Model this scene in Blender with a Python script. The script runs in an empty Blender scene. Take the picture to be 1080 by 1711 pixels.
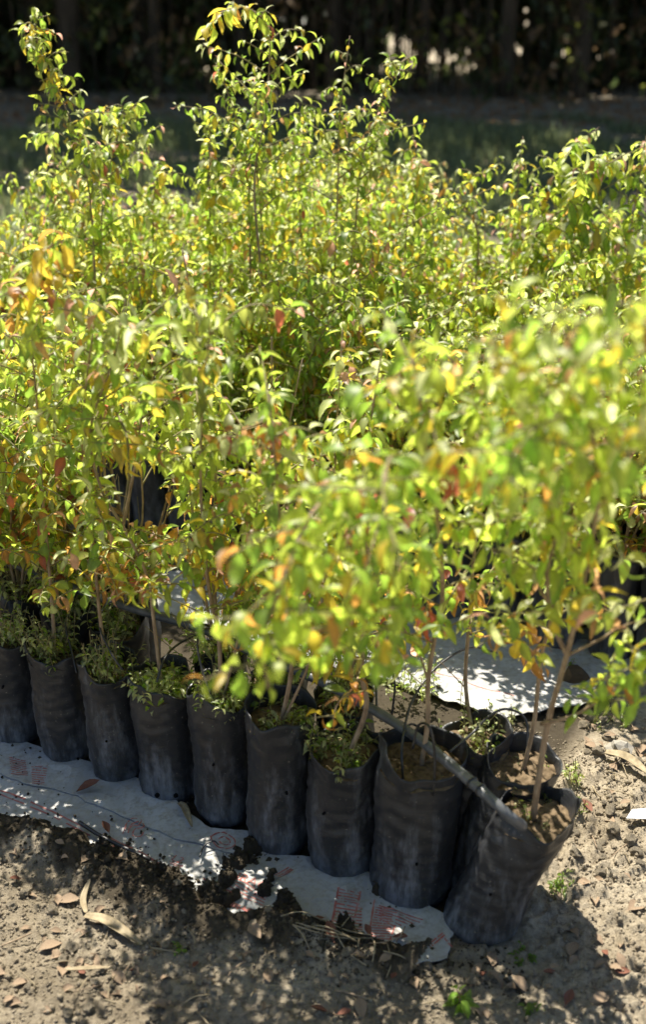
import bpy, math, random
import numpy as np
from mathutils import Vector, Matrix

random.seed(7)
RNG = np.random.default_rng(7)
scene = bpy.context.scene
COL = scene.collection
R = math.radians

# ------------------------------------------------------------------ camera
CAM_H, PITCH, FPX = 1.65, R(24.8), 2000.0
cam_data = bpy.data.cameras.new('camera')
cam = bpy.data.objects.new('camera', cam_data)
COL.objects.link(cam)
cam.location = (0, 0, CAM_H)
cam.rotation_euler = (math.pi / 2 - PITCH, 0, 0)
cam_data.sensor_fit = 'VERTICAL'
cam_data.sensor_height = 24.0
cam_data.lens = 24.0 * FPX / 1711.0
cam_data.clip_start = 0.05
cam_data.clip_end = 1500
cam_data.dof.use_dof = True
cam_data.dof.focus_distance = 2.6
cam_data.dof.aperture_fstop = (cam_data.lens / 1000.0) / 0.017   # 17 mm pupil
scene.camera = cam

# ------------------------------------------------------------------ light
SUN_EL, SUN_AZ = R(62), R(25)            # azimuth measured from +Y towards -X
to_sun = Vector((-math.sin(SUN_AZ) * math.cos(SUN_EL), math.cos(SUN_AZ) * math.cos(SUN_EL), math.sin(SUN_EL)))
world = bpy.data.worlds.new('World')
scene.world = world
world.use_nodes = True
wn = world.node_tree
sky = wn.nodes.new('ShaderNodeTexSky')
sky.sky_type = 'NISHITA'
sky.sun_disc = False
sky.sun_elevation = SUN_EL
sky.sun_rotation = -SUN_AZ
wn.links.new(sky.outputs[0], wn.nodes['Background'].inputs['Color'])
wn.nodes['Background'].inputs['Strength'].default_value = 0.064
sd = bpy.data.lights.new('sun', 'SUN')
sd.energy = 5.0
sd.angle = R(0.53)
sd.color = (1.0, 0.94, 0.82)
sun = bpy.data.objects.new('sun', sd)
COL.objects.link(sun)
sun.rotation_euler = to_sun.to_track_quat('Z', 'Y').to_euler()
sun.location = (0, 0, 20)
vs = scene.view_settings
vs.view_transform = 'Standard'
vs.look = 'None'
vs.exposure = 1.08
vs.gamma = 1
vs.use_curve_mapping = False
scene.cycles.max_bounces = 8
scene.cycles.transmission_bounces = 6
scene.cycles.transparent_max_bounces = 4
scene.cycles.use_denoising = True


def ray(px, py):
    x = (px - 540) / FPX
    y = -(py - 855.5) / FPX
    return Vector((x, math.cos(PITCH) + y * math.sin(PITCH), -math.sin(PITCH) + y * math.cos(PITCH)))


def on(px, py, z=0.0):                   # point on the level z
    r = ray(px, py)
    return Vector((0, 0, CAM_H)) + r * ((z - CAM_H) / r.z)


def far(px, py, Y):                      # point at the distance Y down the nursery
    r = ray(px, py)
    return Vector((0, 0, CAM_H)) + r * (Y / r.y)


# ------------------------------------------------------------------ noise
def _hash(ix, iy, s):
    h = (ix.astype(np.int64) * 374761393 + iy.astype(np.int64) * 668265263 + s * 982451653) & 0xffffffff
    h = ((h ^ (h >> 13)) * 1274126177) & 0xffffffff
    h = h ^ (h >> 16)
    return (h & 0xffffff) / float(0xffffff)


def vnoise(x, y, s=0):
    x = np.asarray(x, float); y = np.asarray(y, float)
    ix = np.floor(x); iy = np.floor(y)
    fx = x - ix; fy = y - iy
    fx = fx * fx * (3 - 2 * fx); fy = fy * fy * (3 - 2 * fy)
    a = _hash(ix, iy, s); b = _hash(ix + 1, iy, s); c = _hash(ix, iy + 1, s); d = _hash(ix + 1, iy + 1, s)
    return (a * (1 - fx) + b * fx) * (1 - fy) + (c * (1 - fx) + d * fx) * fy


def fbm(x, y, o=4, s=0):
    t = 0; a = 0.5
    for k in range(o):
        t = t + a * vnoise(x * 2 ** k, y * 2 ** k, s + k * 17)
        a *= 0.5
    return t


def worley(x, y, s=0):                   # (nearest distance, cell value)
    ix = np.floor(x); iy = np.floor(y)
    best = np.full(x.shape, 9.0); val = np.zeros(x.shape)
    for dx in (-1, 0, 1):
        for dy in (-1, 0, 1):
            cx = ix + dx; cy = iy + dy
            d = np.hypot(cx + _hash(cx, cy, s) - x, cy + _hash(cx, cy, s + 5) - y)
            m = d < best
            best = np.where(m, d, best); val = np.where(m, _hash(cx, cy, s + 9), val)
    return best, val


# ------------------------------------------------------------------ materials
def mat(name, rough=0.8, spec=0.3):
    m = bpy.data.materials.new(name)
    m.use_nodes = True
    b = m.node_tree.nodes['Principled BSDF']
    b.inputs['Roughness'].default_value = rough
    b.inputs['Specular IOR Level'].default_value = spec
    return m, m.node_tree, b


def nd(nt, t, **k):
    n = nt.nodes.new(t)
    for a, v in k.items():
        setattr(n, a, v)
    return n


def noise_node(nt, scale, detail=4, rough=0.6, coord='Object', mapscale=None):
    tc = nd(nt, 'ShaderNodeTexCoord')
    n = nd(nt, 'ShaderNodeTexNoise')
    n.inputs['Scale'].default_value = scale
    n.inputs['Detail'].default_value = detail
    n.inputs['Roughness'].default_value = rough
    src = tc.outputs[coord]
    if mapscale:
        mp = nd(nt, 'ShaderNodeMapping')
        mp.inputs['Scale'].default_value = mapscale
        nt.links.new(src, mp.inputs[0]); src = mp.outputs[0]
    nt.links.new(src, n.inputs['Vector'])
    return n


def ramp(nt, src, stops):
    r = nd(nt, 'ShaderNodeValToRGB')
    e = r.color_ramp.elements
    while len(e) < len(stops):
        e.new(0.5)
    for k, (p, c) in enumerate(stops):
        e[k].position = p
        e[k].color = (*c, 1) if len(c) == 3 else c
    nt.links.new(src, r.inputs[0])
    return r


def mixc(nt, fac, a, b, mode='MIX'):
    m = nd(nt, 'ShaderNodeMix', data_type='RGBA', blend_type=mode)
    for sock, v in ((m.inputs[0], fac), (m.inputs[6], a), (m.inputs[7], b)):
        if hasattr(v, 'is_linked') or hasattr(v, 'links'):
            nt.links.new(v, sock)
        else:
            sock.default_value = v if not isinstance(v, tuple) else ((*v, 1) if len(v) == 3 else v)
    return m.outputs[2]


def bump(nt, b, src, strength, dist):
    bp = nd(nt, 'ShaderNodeBump')
    bp.inputs['Strength'].default_value = strength
    bp.inputs['Distance'].default_value = dist
    nt.links.new(src, bp.inputs['Height'])
    nt.links.new(bp.outputs[0], b.inputs['Normal'])
    return bp


def simple(name, c1, c2, scale=40, rough=0.8, spec=0.3, bs=0.4, bd=0.002, mapscale=None):
    m, nt, b = mat(name, rough, spec)
    n = noise_node(nt, scale, 5, 0.6, mapscale=mapscale)
    r = ramp(nt, n.outputs[0], [(0.32, c1), (0.68, c2)])
    nt.links.new(r.outputs[0], b.inputs['Base Color'])
    if bs:
        bump(nt, b, n.outputs[0], bs, bd)
    return m


def leaf_material(name='leaf'):
    m, nt, b = mat(name, 0.46, 0.75)
    at = nd(nt, 'ShaderNodeAttribute', attribute_name='Col')
    n = noise_node(nt, 60, 3, 0.6)
    v = ramp(nt, n.outputs[0], [(0.3, (0.72, 0.72, 0.72)), (0.7, (1.2, 1.2, 1.2))])
    oi = nd(nt, 'ShaderNodeObjectInfo')
    hs = nd(nt, 'ShaderNodeHueSaturation')
    mr = nd(nt, 'ShaderNodeMapRange')
    mr.inputs[3].default_value = 0.8; mr.inputs[4].default_value = 1.2
    nt.links.new(oi.outputs['Random'], mr.inputs[0])
    nt.links.new(mr.outputs[0], hs.inputs['Value'])
    geo = nd(nt, 'ShaderNodeNewGeometry')
    sp_ = nd(nt, 'ShaderNodeTexNoise'); sp_.inputs['Scale'].default_value = 130; sp_.inputs['Detail'].default_value = 3
    nt.links.new(geo.outputs['Position'], sp_.inputs['Vector'])
    spr_ = ramp(nt, sp_.outputs[0], [(0.64, (0, 0, 0)), (0.71, (0.8, 0.8, 0.8))])
    lc = mixc(nt, 1.0, at.outputs[0], v.outputs[0], 'MULTIPLY')
    nt.links.new(mixc(nt, spr_.outputs[0], lc, (0.13, 0.085, 0.03)), hs.inputs['Color'])
    nt.links.new(hs.outputs[0], b.inputs['Base Color'])
    tr = nd(nt, 'ShaderNodeBsdfTranslucent')
    hs2 = nd(nt, 'ShaderNodeHueSaturation')
    hs2.inputs['Value'].default_value = 3.4
    hs2.inputs['Saturation'].default_value = 0.97
    nt.links.new(hs.outputs[0], hs2.inputs['Color'])
    nt.links.new(hs2.outputs[0], tr.inputs[0])
    mx = nd(nt, 'ShaderNodeMixShader')
    mx.inputs[0].default_value = 0.52
    nt.links.new(b.outputs[0], mx.inputs[1]); nt.links.new(tr.outputs[0], mx.inputs[2])
    nt.links.new(mx.outputs[0], nt.nodes['Material Output'].inputs['Surface'])
    return m


M = {}
M['leaf'] = leaf_material()
M['bark'] = simple('bark', (0.20, 0.14, 0.09), (0.42, 0.32, 0.22), 90, 0.85, 0.2, 0.5, 0.001, (1, 1, 0.3))
M['twig'] = simple('green_twig', (0.16, 0.15, 0.06), (0.30, 0.24, 0.12), 60, 0.7, 0.3, 0.2, 0.001)
M['hose'] = simple('hose_plastic', (0.045, 0.049, 0.056), (0.13, 0.135, 0.145), 30, 0.42, 0.5, 0.25, 0.0006, (1, 1, 1))
M['tube'] = simple('drip_tube_plastic', (0.015, 0.015, 0.016), (0.045, 0.045, 0.047), 50, 0.35, 0.5, 0)
M['dryleaf'] = simple('dry_leaf', (0.17, 0.11, 0.07), (0.36, 0.27, 0.18), 50, 0.75, 0.25, 0.4, 0.001)
M['redleaf'] = simple('red_dry_leaf', (0.14, 0.05, 0.03), (0.22, 0.10, 0.065), 50, 0.7, 0.25, 0.3, 0.001)
M['straw'] = simple('straw', (0.20, 0.155, 0.09), (0.38, 0.31, 0.20), 60, 0.75, 0.3, 0.3, 0.0005)
M['hole'] = simple('hole_dark', (0.004, 0.004, 0.004), (0.010, 0.010, 0.010), 40, 0.9, 0.1, 0)
M['stone'] = simple('stone', (0.22, 0.20, 0.17), (0.42, 0.39, 0.33), 30, 0.9, 0.2, 0.5, 0.002)
M['ink'] = simple('red_print', (0.40, 0.10, 0.08), (0.50, 0.25, 0.22), 55, 0.7, 0.3, 0)
M['whiteplastic'] = simple('white_plastic', (0.55, 0.57, 0.60), (0.75, 0.76, 0.78), 20, 0.5, 0.4, 0.2, 0.001)
M['trunk'] = simple('tree_bark', (0.045, 0.035, 0.024), (0.12, 0.09, 0.06), 8, 0.9, 0.15, 0.8, 0.02, (1, 1, 0.2))


def soil_material(name, base_a, base_b, damp_shade):
    m, nt, b = mat(name, 0.95, 0.12)
    n1 = noise_node(nt, 3.0, 6, 0.65)
    n2 = noise_node(nt, 75.0, 6, 0.7)
    n3 = noise_node(nt, 420.0, 3, 0.7)
    a = ramp(nt, n1.outputs[0], [(0.3, base_a), (0.7, base_b)])
    g = ramp(nt, n2.outputs[0], [(0.25, (0.36, 0.34, 0.32)), (0.5, (0.95, 0.95, 0.95)), (0.75, (1.2, 1.2, 1.2))])
    c = mixc(nt, 1.0, a.outputs[0], g.outputs[0], 'MULTIPLY')
    g3 = ramp(nt, n3.outputs[0], [(0.3, (0.72, 0.70, 0.68)), (0.6, (1.05, 1.05, 1.05))])
    c = mixc(nt, 1.0, c, g3.outputs[0], 'MULTIPLY')
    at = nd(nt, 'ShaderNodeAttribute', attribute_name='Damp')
    c = mixc(nt, at.outputs['Fac'], c, damp_shade)
    nt.links.new(c, b.inputs['Base Color'])
    ad = nd(nt, 'ShaderNodeMath', operation='ADD')
    nt.links.new(n2.outputs[0], ad.inputs[0]); nt.links.new(n3.outputs[0], ad.inputs[1])
    bump(nt, b, ad.outputs[0], 1.0, 0.006)
    return m


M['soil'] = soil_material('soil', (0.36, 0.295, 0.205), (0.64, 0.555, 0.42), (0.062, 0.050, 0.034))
M['potsoil'] = simple('potting_soil', (0.05, 0.035, 0.02), (0.22, 0.16, 0.10), 70, 0.95, 0.1, 0.8, 0.004)


def bag_material():
    m, nt, b = mat('black_polythene', 0.42, 0.45)
    tc = nd(nt, 'ShaderNodeTexCoord')
    sep = nd(nt, 'ShaderNodeSeparateXYZ')
    nt.links.new(tc.outputs['Object'], sep.inputs[0])
    oi = nd(nt, 'ShaderNodeObjectInfo')
    # dust rubbed into the plastic, thicker low on the bag and in vertical runs
    mp = nd(nt, 'ShaderNodeMapping'); mp.inputs['Scale'].default_value = (26, 26, 6)
    vadd = nd(nt, 'ShaderNodeVectorMath', operation='ADD')
    nt.links.new(tc.outputs['Object'], vadd.inputs[0])
    cmb = nd(nt, 'ShaderNodeCombineXYZ')
    mu = nd(nt, 'ShaderNodeMath', operation='MULTIPLY'); mu.inputs[1].default_value = 37.0
    nt.links.new(oi.outputs['Random'], mu.inputs[0])
    nt.links.new(mu.outputs[0], cmb.inputs[0]); nt.links.new(mu.outputs[0], cmb.inputs[2])
    nt.links.new(cmb.outputs[0], vadd.inputs[1])
    nt.links.new(vadd.outputs[0], mp.inputs[0])
    n1 = nd(nt, 'ShaderNodeTexNoise'); n1.inputs['Scale'].default_value = 1.0; n1.inputs['Detail'].default_value = 7; n1.inputs['Roughness'].default_value = 0.72
    nt.links.new(mp.outputs[0], n1.inputs['Vector'])
    low = nd(nt, 'ShaderNodeMapRange')
    low.inputs[1].default_value = 0.24; low.inputs[2].default_value = 0.02
    low.inputs[3].default_value = -0.05; low.inputs[4].default_value = 0.11
    nt.links.new(sep.outputs[2], low.inputs[0])
    ad = nd(nt, 'ShaderNodeMath', operation='ADD')
    nt.links.new(n1.outputs[0], ad.inputs[0]); nt.links.new(low.outputs[0], ad.inputs[1])
    dust = ramp(nt, ad.outputs[0], [(0.50, (0, 0, 0)), (0.60, (0.3, 0.3, 0.3)), (0.74, (1, 1, 1))])
    c = mixc(nt, dust.outputs[0], (0.028, 0.029, 0.032), (0.19, 0.20, 0.222))
    # mud specks
    sp = noise_node(nt, 160, 3, 0.6)
    spr = ramp(nt, sp.outputs[0], [(0.66, (0, 0, 0)), (0.72, (1, 1, 1))])
    c = mixc(nt, spr.outputs[0], c, (0.17, 0.155, 0.13))
    nt.links.new(c, b.inputs['Base Color'])
    rr = nd(nt, 'ShaderNodeMapRange'); rr.inputs[3].default_value = 0.40; rr.inputs[4].default_value = 0.75
    nt.links.new(dust.outputs[0], rr.inputs[0]); nt.links.new(rr.outputs[0], b.inputs['Roughness'])
    # fine hoop wrinkles
    w = noise_node(nt, 1.0, 4, 0.6, mapscale=(14, 14, 240))
    w2 = noise_node(nt, 1.0, 3, 0.5, mapscale=(30, 30, 34))
    ad2 = nd(nt, 'ShaderNodeMath', operation='ADD')
    nt.links.new(w.outputs[0], ad2.inputs[0]); nt.links.new(w2.outputs[0], ad2.inputs[1])
    bump(nt, b, ad2.outputs[0], 0.40, 0.0022)
    return m


M['bag'] = bag_material()


def sack_material():
    m, nt, b = mat('woven_sack', 0.7, 0.25)
    tc = nd(nt, 'ShaderNodeTexCoord')
    n = noise_node(nt, 9, 6, 0.65)
    n2 = noise_node(nt, 70, 5, 0.7)
    base = ramp(nt, n.outputs[0], [(0.3, (0.33, 0.332, 0.328)), (0.7, (0.53, 0.535, 0.53))])
    dr = ramp(nt, n2.outputs[0], [(0.45, (0, 0, 0)), (0.72, (0.95, 0.95, 0.95))])
    c = mixc(nt, dr.outputs[0], base.outputs[0], (0.30, 0.27, 0.22))
    nt.links.new(c, b.inputs['Base Color'])
    wv = nd(nt, 'ShaderNodeTexWave'); wv.inputs['Scale'].default_value = 160
    wv2 = nd(nt, 'ShaderNodeTexWave', bands_direction='Y'); wv2.inputs['Scale'].default_value = 160
    nt.links.new(tc.outputs['Object'], wv.inputs[0]); nt.links.new(tc.outputs['Object'], wv2.inputs[0])
    ad = nd(nt, 'ShaderNodeMath', operation='ADD')
    nt.links.new(wv.outputs[0], ad.inputs[0]); nt.links.new(wv2.outputs[0], ad.inputs[1])
    bump(nt, b, ad.outputs[0], 0.25, 0.0008)
    return m


M['sack'] = sack_material()


# ------------------------------------------------------------------ object helpers
def link(name, me, parent=None, loc=None):
    o = bpy.data.objects.new(name, me)
    COL.objects.link(o)
    if parent is not None:
        o.parent = parent
    if loc is not None:
        o.location = loc
    return o


def mesh(name, verts, faces, m, smooth=True, cols=None):
    me = bpy.data.meshes.new(name)
    me.from_pydata([tuple(v) for v in verts], [], faces)
    if m is not None:
        me.materials.append(m)
    if smooth:
        me.polygons.foreach_set('use_smooth', [True] * len(me.polygons))
    if cols is not None:
        a = me.attributes.new('Col', 'FLOAT_COLOR', 'POINT')
        a.data.foreach_set('color', np.asarray(cols, dtype=np.float32).ravel())
    me.update()
    return me


def np_mesh(name, V, F, m, smooth=True, cols=None):     # V (n,3), F (k,3|4) arrays: fast path
    me = bpy.data.meshes.new(name)
    V = np.asarray(V, np.float32); F = np.asarray(F, np.int32)
    me.vertices.add(len(V)); me.vertices.foreach_set('co', V.ravel())
    k = F.shape[1]
    me.loops.add(F.size); me.loops.foreach_set('vertex_index', F.ravel())
    me.polygons.add(len(F)); me.polygons.foreach_set('loop_start', np.arange(0, F.size, k, dtype=np.int32))
    me.update(calc_edges=True)
    if smooth:
        me.polygons.foreach_set('use_smooth', np.ones(len(F), bool))
    me.materials.append(m)
    if cols is not None:
        a = me.attributes.new('Col', 'FLOAT_COLOR', 'POINT')
        a.data.foreach_set('color', np.asarray(cols, np.float32).ravel())
    return me


def tag(o, label=None, cat=None, group=None, kind=None):
    if label: o['label'] = label
    if cat: o['category'] = cat
    if group: o['group'] = group
    if kind: o['kind'] = kind
    return o


def empty(name, loc):
    e = bpy.data.objects.new(name, None)
    e.empty_display_size = 0.05
    COL.objects.link(e)
    e.location = loc
    return e


class Tubes:
    """gathers tapered tubes as one mesh"""
    def __init__(s): s.v = []; s.f = []

    def add(s, pts, radii, n=6, cap=True):
        pts = [Vector(p) for p in pts]
        if len(pts) < 2: return
        base = len(s.v)
        up = Vector((0.3, 0.9, 0.1)).normalized()
        for i, p in enumerate(pts):
            a = pts[max(0, i - 1)]; b = pts[min(len(pts) - 1, i + 1)]
            t = (b - a).normalized() if (b - a).length > 1e-9 else Vector((0, 0, 1))
            u = (up - t * up.dot(t))
            if u.length < 1e-3: u = Vector((1, 0, 0)) - t * t.x
            u.normalize(); up = u
            w = t.cross(u)
            r = radii[i] if hasattr(radii, '__len__') else radii
            for k in range(n):
                an = 2 * math.pi * k / n
                s.v.append(p + u * (r * math.cos(an)) + w * (r * math.sin(an)))
        for i in range(len(pts) - 1):
            for k in range(n):
                a = base + i * n + k; b = base + i * n + (k + 1) % n
                s.f.append((a, b, b + n, a + n))
        if cap:
            s.f.append(tuple(base + k for k in reversed(range(n))))
            s.f.append(tuple(base + (len(pts) - 1) * n + k for k in range(n)))

    def mesh(s, name, m): return mesh(name, s.v, s.f, m)


def smooth_path(pts, n=6):               # Catmull-Rom
    pts = [Vector(p) for p in pts]
    if len(pts) < 3:
        return [pts[0].lerp(pts[-1], i / n) for i in range(n + 1)]
    P = [pts[0] * 2 - pts[1]] + pts + [pts[-1] * 2 - pts[-2]]
    out = []
    for i in range(1, len(P) - 2):
        for k in range(n):
            t = k / n
            a, b, c, d = P[i - 1], P[i], P[i + 1], P[i + 2]
            out.append(0.5 * ((2 * b) + (c - a) * t + (2 * a - 5 * b + 4 * c - d) * t * t + (3 * b - a - 3 * c + d) * t ** 3))
    out.append(pts[-1])
    return out


# ------------------------------------------------------------------ the ground and the sacks on it
ROW_U = Vector((-0.86, 0.51, 0)).normalized()       # direction in which the rows run (to the left, away)
ROW_N = Vector((0.51, 0.86, 0)).normalized()        # across the rows, away from the viewer
P0 = Vector((0.041, 1.90, 0))


def rown(x, y): return (x - P0.x) * ROW_N.x + (y - P0.y) * ROW_N.y
def rowu(x, y): return (x - P0.x) * ROW_U.x + (y - P0.y) * ROW_U.y


MAT_Z = 0.013
SOIL_PATCHES = [((432, 1428), 0.022), ((405, 1462), 0.026), ((385, 1490), 0.026), ((362, 1515), 0.03), ((455, 1490), 0.018), ((445, 1510), 0.014), ((480, 1520), 0.018),
                ((175, 1452), 0.030), ((215, 1468), 0.035), ((260, 1490), 0.035), ((305, 1512), 0.035),  
                ((640, 1505), 0.02), ((540, 1590), 0.04), ((585, 1610), 0.03), ((480, 1555), 0.03)]
FRONT_EDGE = [(-60, 1385), (0, 1388), (70, 1398), (140, 1430), (200, 1448), (250, 1480), (300, 1500), (345, 1535), (400, 1552), (450, 1545),
              (505, 1562), (560, 1580), (600, 1600), (660, 1612), (720, 1605), (760, 1592), (800, 1600)]
fe = [on(*p) for p in FRONT_EDGE]
fe_u = np.array([rowu(p.x, p.y) for p in fe])[::-1]
fe_n = np.array([rown(p.x, p.y) for p in fe])[::-1]


def ground_height(X, Y):
    near = np.exp(-np.maximum(0, np.hypot(X, Y - 2.2) - 1.6) ** 2 / 2.0)
    h = (fbm(X * 3.1, Y * 3.1, 3, 3) - 0.45) * 0.030 * near
    d1, v1 = worley(X * 22 + 2 * vnoise(X * 15, Y * 15, 8), Y * 22 + 2 * vnoise(X * 15, Y * 15, 9), 11)
    clod = np.clip(0.55 - d1, 0, 1) * (v1 > 0.5) * 0.034
    d2, v2 = worley(X * 60, Y * 60, 21)
    clod = clod + np.clip(0.6 - d2, 0, 1) * (v2 > 0.3) * 0.013
    amp = np.clip((fbm(X * 2.3, Y * 2.3, 3, 77) - 0.28) * 3.2, 0.15, 1.0)
    h = h + clod * near * amp + (fbm(X * 50, Y * 50, 3, 5) - 0.45) * 0.014 * near
    # under the bags and the sacks the soil is pressed flat
    n = (X - P0.x) * ROW_N.x + (Y - P0.y) * ROW_N.y
    u = (X - P0.x) * ROW_U.x + (Y - P0.y) * ROW_U.y
    edge = np.interp(u, fe_u, fe_n)
    rough_edge = edge + 0.014 + (fbm(X * 24, Y * 24, 4, 51) - 0.45) * 0.15
    inside = np.clip((n - rough_edge) / 0.018, 0, 1) * np.clip((1.0 - n) / 0.1, 0, 1) * np.clip((u + 0.30) / 0.05, 0, 1)
    inside2 = np.clip((n - 0.60) / 0.03, 0, 1) * np.clip((3.0 - n) / 0.2, 0, 1)
    flat = np.maximum(inside, inside2 * 0.96)
    ridge = np.exp(-((n - edge + 0.025) / 0.050) ** 2) * (0.020 + 0.036 * fbm(X * 22, Y * 22, 4, 31)) * (u > -0.26) * (u < 2)
    h = (h + ridge * 1.0 + 0.010) * (1 - flat) + flat * (fbm(X * 30, Y * 30, 2, 2) * 0.003 - 0.004)
    for (p, r) in SOIL_PATCHES:
        c = on(*p)
        d = np.hypot(X - c.x, Y - c.y) / r
        ang = fbm(X * 40, Y * 40, 3, 61) * 1.5
        q_ = 1.55 - d - (fbm(X * 60, Y * 60, 3, 62) - .4 + fbm(X * 24, Y * 24, 2, 63) - .3) * 3.2
        h = np.maximum(h, (MAT_Z + 0.030) * np.clip(q_ * 1.5, -1, 1) + (fbm(X * 130, Y * 130, 2, 4) - 0.5) * 0.020 + 0.004 - 0.05 * (d > 1.7))
    return h


def axis(lo, hi, step, outs):
    core = np.arange(lo, hi, step)
    a = [lo - (k) for k in outs][::-1]; b = [hi + (k) for k in outs]
    return np.concatenate([a, core, b])


outs = [0.012, 0.03, 0.06, 0.1, 0.16, 0.24, 0.34, 0.46, 0.6, 0.8, 1.1, 1.5, 2, 2.7, 3.6, 4.8, 6.4, 8.5, 11, 15, 20, 30, 50, 90, 170, 320, 600]
gx = axis(-0.86, 1.15, 0.0048, outs)
gy = axis(1.36, 2.75, 0.0048, outs)
GX, GY = np.meshgrid(gx, gy)
GZ = ground_height(GX, GY)
nxg, nyg = len(gx), len(gy)
idx = np.arange(nxg * nyg).reshape(nyg, nxg)
F = np.stack([idx[:-1, :-1], idx[:-1, 1:], idx[1:, 1:], idx[1:, :-1]], -1).reshape(-1, 4)
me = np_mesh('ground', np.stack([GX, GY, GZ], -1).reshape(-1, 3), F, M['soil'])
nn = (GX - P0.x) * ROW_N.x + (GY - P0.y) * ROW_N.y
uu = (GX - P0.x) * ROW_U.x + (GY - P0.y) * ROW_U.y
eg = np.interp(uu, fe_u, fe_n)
damp_shade = np.clip((nn - eg + 0.085 + (fbm(GX * 14, GY * 14, 3, 41) - 0.45) * 0.22) / 0.05, 0, 1) * np.clip((0.95 - nn) / 0.1, 0, 1) * np.clip((uu + 0.30) / 0.06, 0, 1)
damp_shade = np.clip(np.maximum(damp_shade * 0.93, 0.55 * np.clip((GY - 4.6) / 0.6, 0, 1) * np.clip((14.6 - GY) / 1.5, 0, 1)), 0, 1)  # ground under the far grass is also coloured darker
left_shade = 0.50 * np.clip((0.42 + (fbm(GX * 5, GY * 5, 3, 88) - .45) * .35 - GX) / 0.16, 0, 1) * np.clip((2.6 - GY) / .3, 0, 1) * np.clip(.55 + 1.6 * (fbm(GX * 9, GY * 9, 4, 89) - .42), .1, 1.3)  # shade on the left and centre soil, put into its colour
damp_shade = np.clip(np.maximum(damp_shade, left_shade), 0, 1)
da = me.attributes.new('Damp', 'FLOAT', 'POINT')  # holds damp by the sacks plus the shade painted on the left
da.data.foreach_set('value', damp_shade.astype(np.float32).ravel())
tag(link('ground', me), kind='structure')


def sack_height(x, y):
    return MAT_Z + (vnoise(x * 9, y * 9, 91) - 0.5) * 0.007 + (vnoise(x * 24, y * 24, 92) - 0.5) * 0.006 + 0.0035 * (1 - np.abs(2 * vnoise(x * 14 + y * 9, y * 16 - x * 6, 93) - 1)) ** 6


def sack(name, outline, z_add, label, tatter=0.006):
    """flat woven sack: outline in picture points laid on the ground, 2 mm thick"""
    pts = [on(*p, MAT_Z) for p in outline]
    dense = []
    for i in range(len(pts)):
        a, b = pts[i], pts[(i + 1) % len(pts)]
        k = max(1, int((b - a).length / 0.012))
        for j in range(k):
            p = a.lerp(b, j / k)
            jx = (fbm(np.array([p.x * 50]), np.array([p.y * 50]), 3, 71)[0] - 0.45) * tatter * 3
            jy = (fbm(np.array([p.x * 50]), np.array([p.y * 50]), 3, 72)[0] - 0.45) * tatter * 3
            dense.append((p.x + jx, p.y + jy))
    import bmesh
    from mathutils.geometry import delaunay_2d_cdt
    xs = [d[0] for d in dense]; ys = [d[1] for d in dense]
    inner = []
    st = 0.014
    gx0 = np.arange(min(xs), max(xs), st); gy0 = np.arange(min(ys), max(ys), st)
    for a in gx0:
        for b in gy0:
            inner.append((a + random.uniform(-.004, .004), b + random.uniform(-.004, .004)))
    vv = [Vector(p) for p in dense + inner]
    n = len(dense)
    vo, eo, fo, *_ = delaunay_2d_cdt(vv, [(i, (i + 1) % n) for i in range(n)], [list(range(n))], 1, 1e-5)
    V = []
    for p in vo:
        V.append((p.x, p.y, float(sack_height(np.array([p.x]), np.array([p.y]))[0]) + z_add))
    bm = bmesh.new()
    bv = [bm.verts.new(v) for v in V]
    for f in fo:
        try: bm.faces.new([bv[i] for i in f])
        except ValueError: pass
    bmesh.ops.delete(bm, geom=[v for v in bm.verts if not v.link_faces], context='VERTS')
    bm.normal_update()
    top = list(bm.faces)
    if sum(f.normal.z for f in top) < 0:
        bmesh.ops.reverse_faces(bm, faces=top)
    r = bmesh.ops.extrude_face_region(bm, geom=top)
    for v in [g for g in r['geom'] if isinstance(g, bmesh.types.BMVert)]:
        v.co.z += 0.0018
    me = bpy.data.meshes.new(name)
    bm.to_mesh(me); bm.free()
    me.materials.append(M['sack'])
    c = sum((Vector(v) for v in V), Vector()) / len(V)
    me.transform(Matrix.Translation((-c.x, -c.y, 0)))
    o = link(name, me, None, (c.x, c.y, 0))
    tag(o, label, 'sack', 'woven sacks laid under the bags')
    return o, z_add


def print_lines(so, lines, width=0.0022, name='printed_mark', closed=False):
    """ink printed on a sack: thin ribbons just above the weave"""
    o, za = so
    V = []; Fc = []
    for ln in lines:
        pts = [on(*p, MAT_Z) for p in ln]
        pts = smooth_path(pts, 8) if len(pts) > 2 else smooth_path(pts, 14)
        base = len(V)
        for i, p in enumerate(pts):
            t = (pts[min(i + 1, len(pts) - 1)] - pts[max(i - 1, 0)]); t.z = 0
            if t.length < 1e-6: t = Vector((1, 0, 0))
            t.normalize(); nrm = Vector((-t.y, t.x, 0))
            w = width * random.uniform(0.45, 0.85)
            for s in (-1, 1):
                q = p + nrm * (s * w)
                V.append((q.x - o.location.x, q.y - o.location.y,
                          float(sack_height(np.array([q.x]), np.array([q.y]))[0]) + za + 0.0018 + 0.0007))
        for i in range(len(pts) - 1):
            if random.random() < 0.12: continue          # worn away
            a = base + 2 * i
            Fc.append((a, a + 2, a + 3, a + 1))
    return link(name, mesh(name, V, Fc, M['ink'], False), o)


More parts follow.
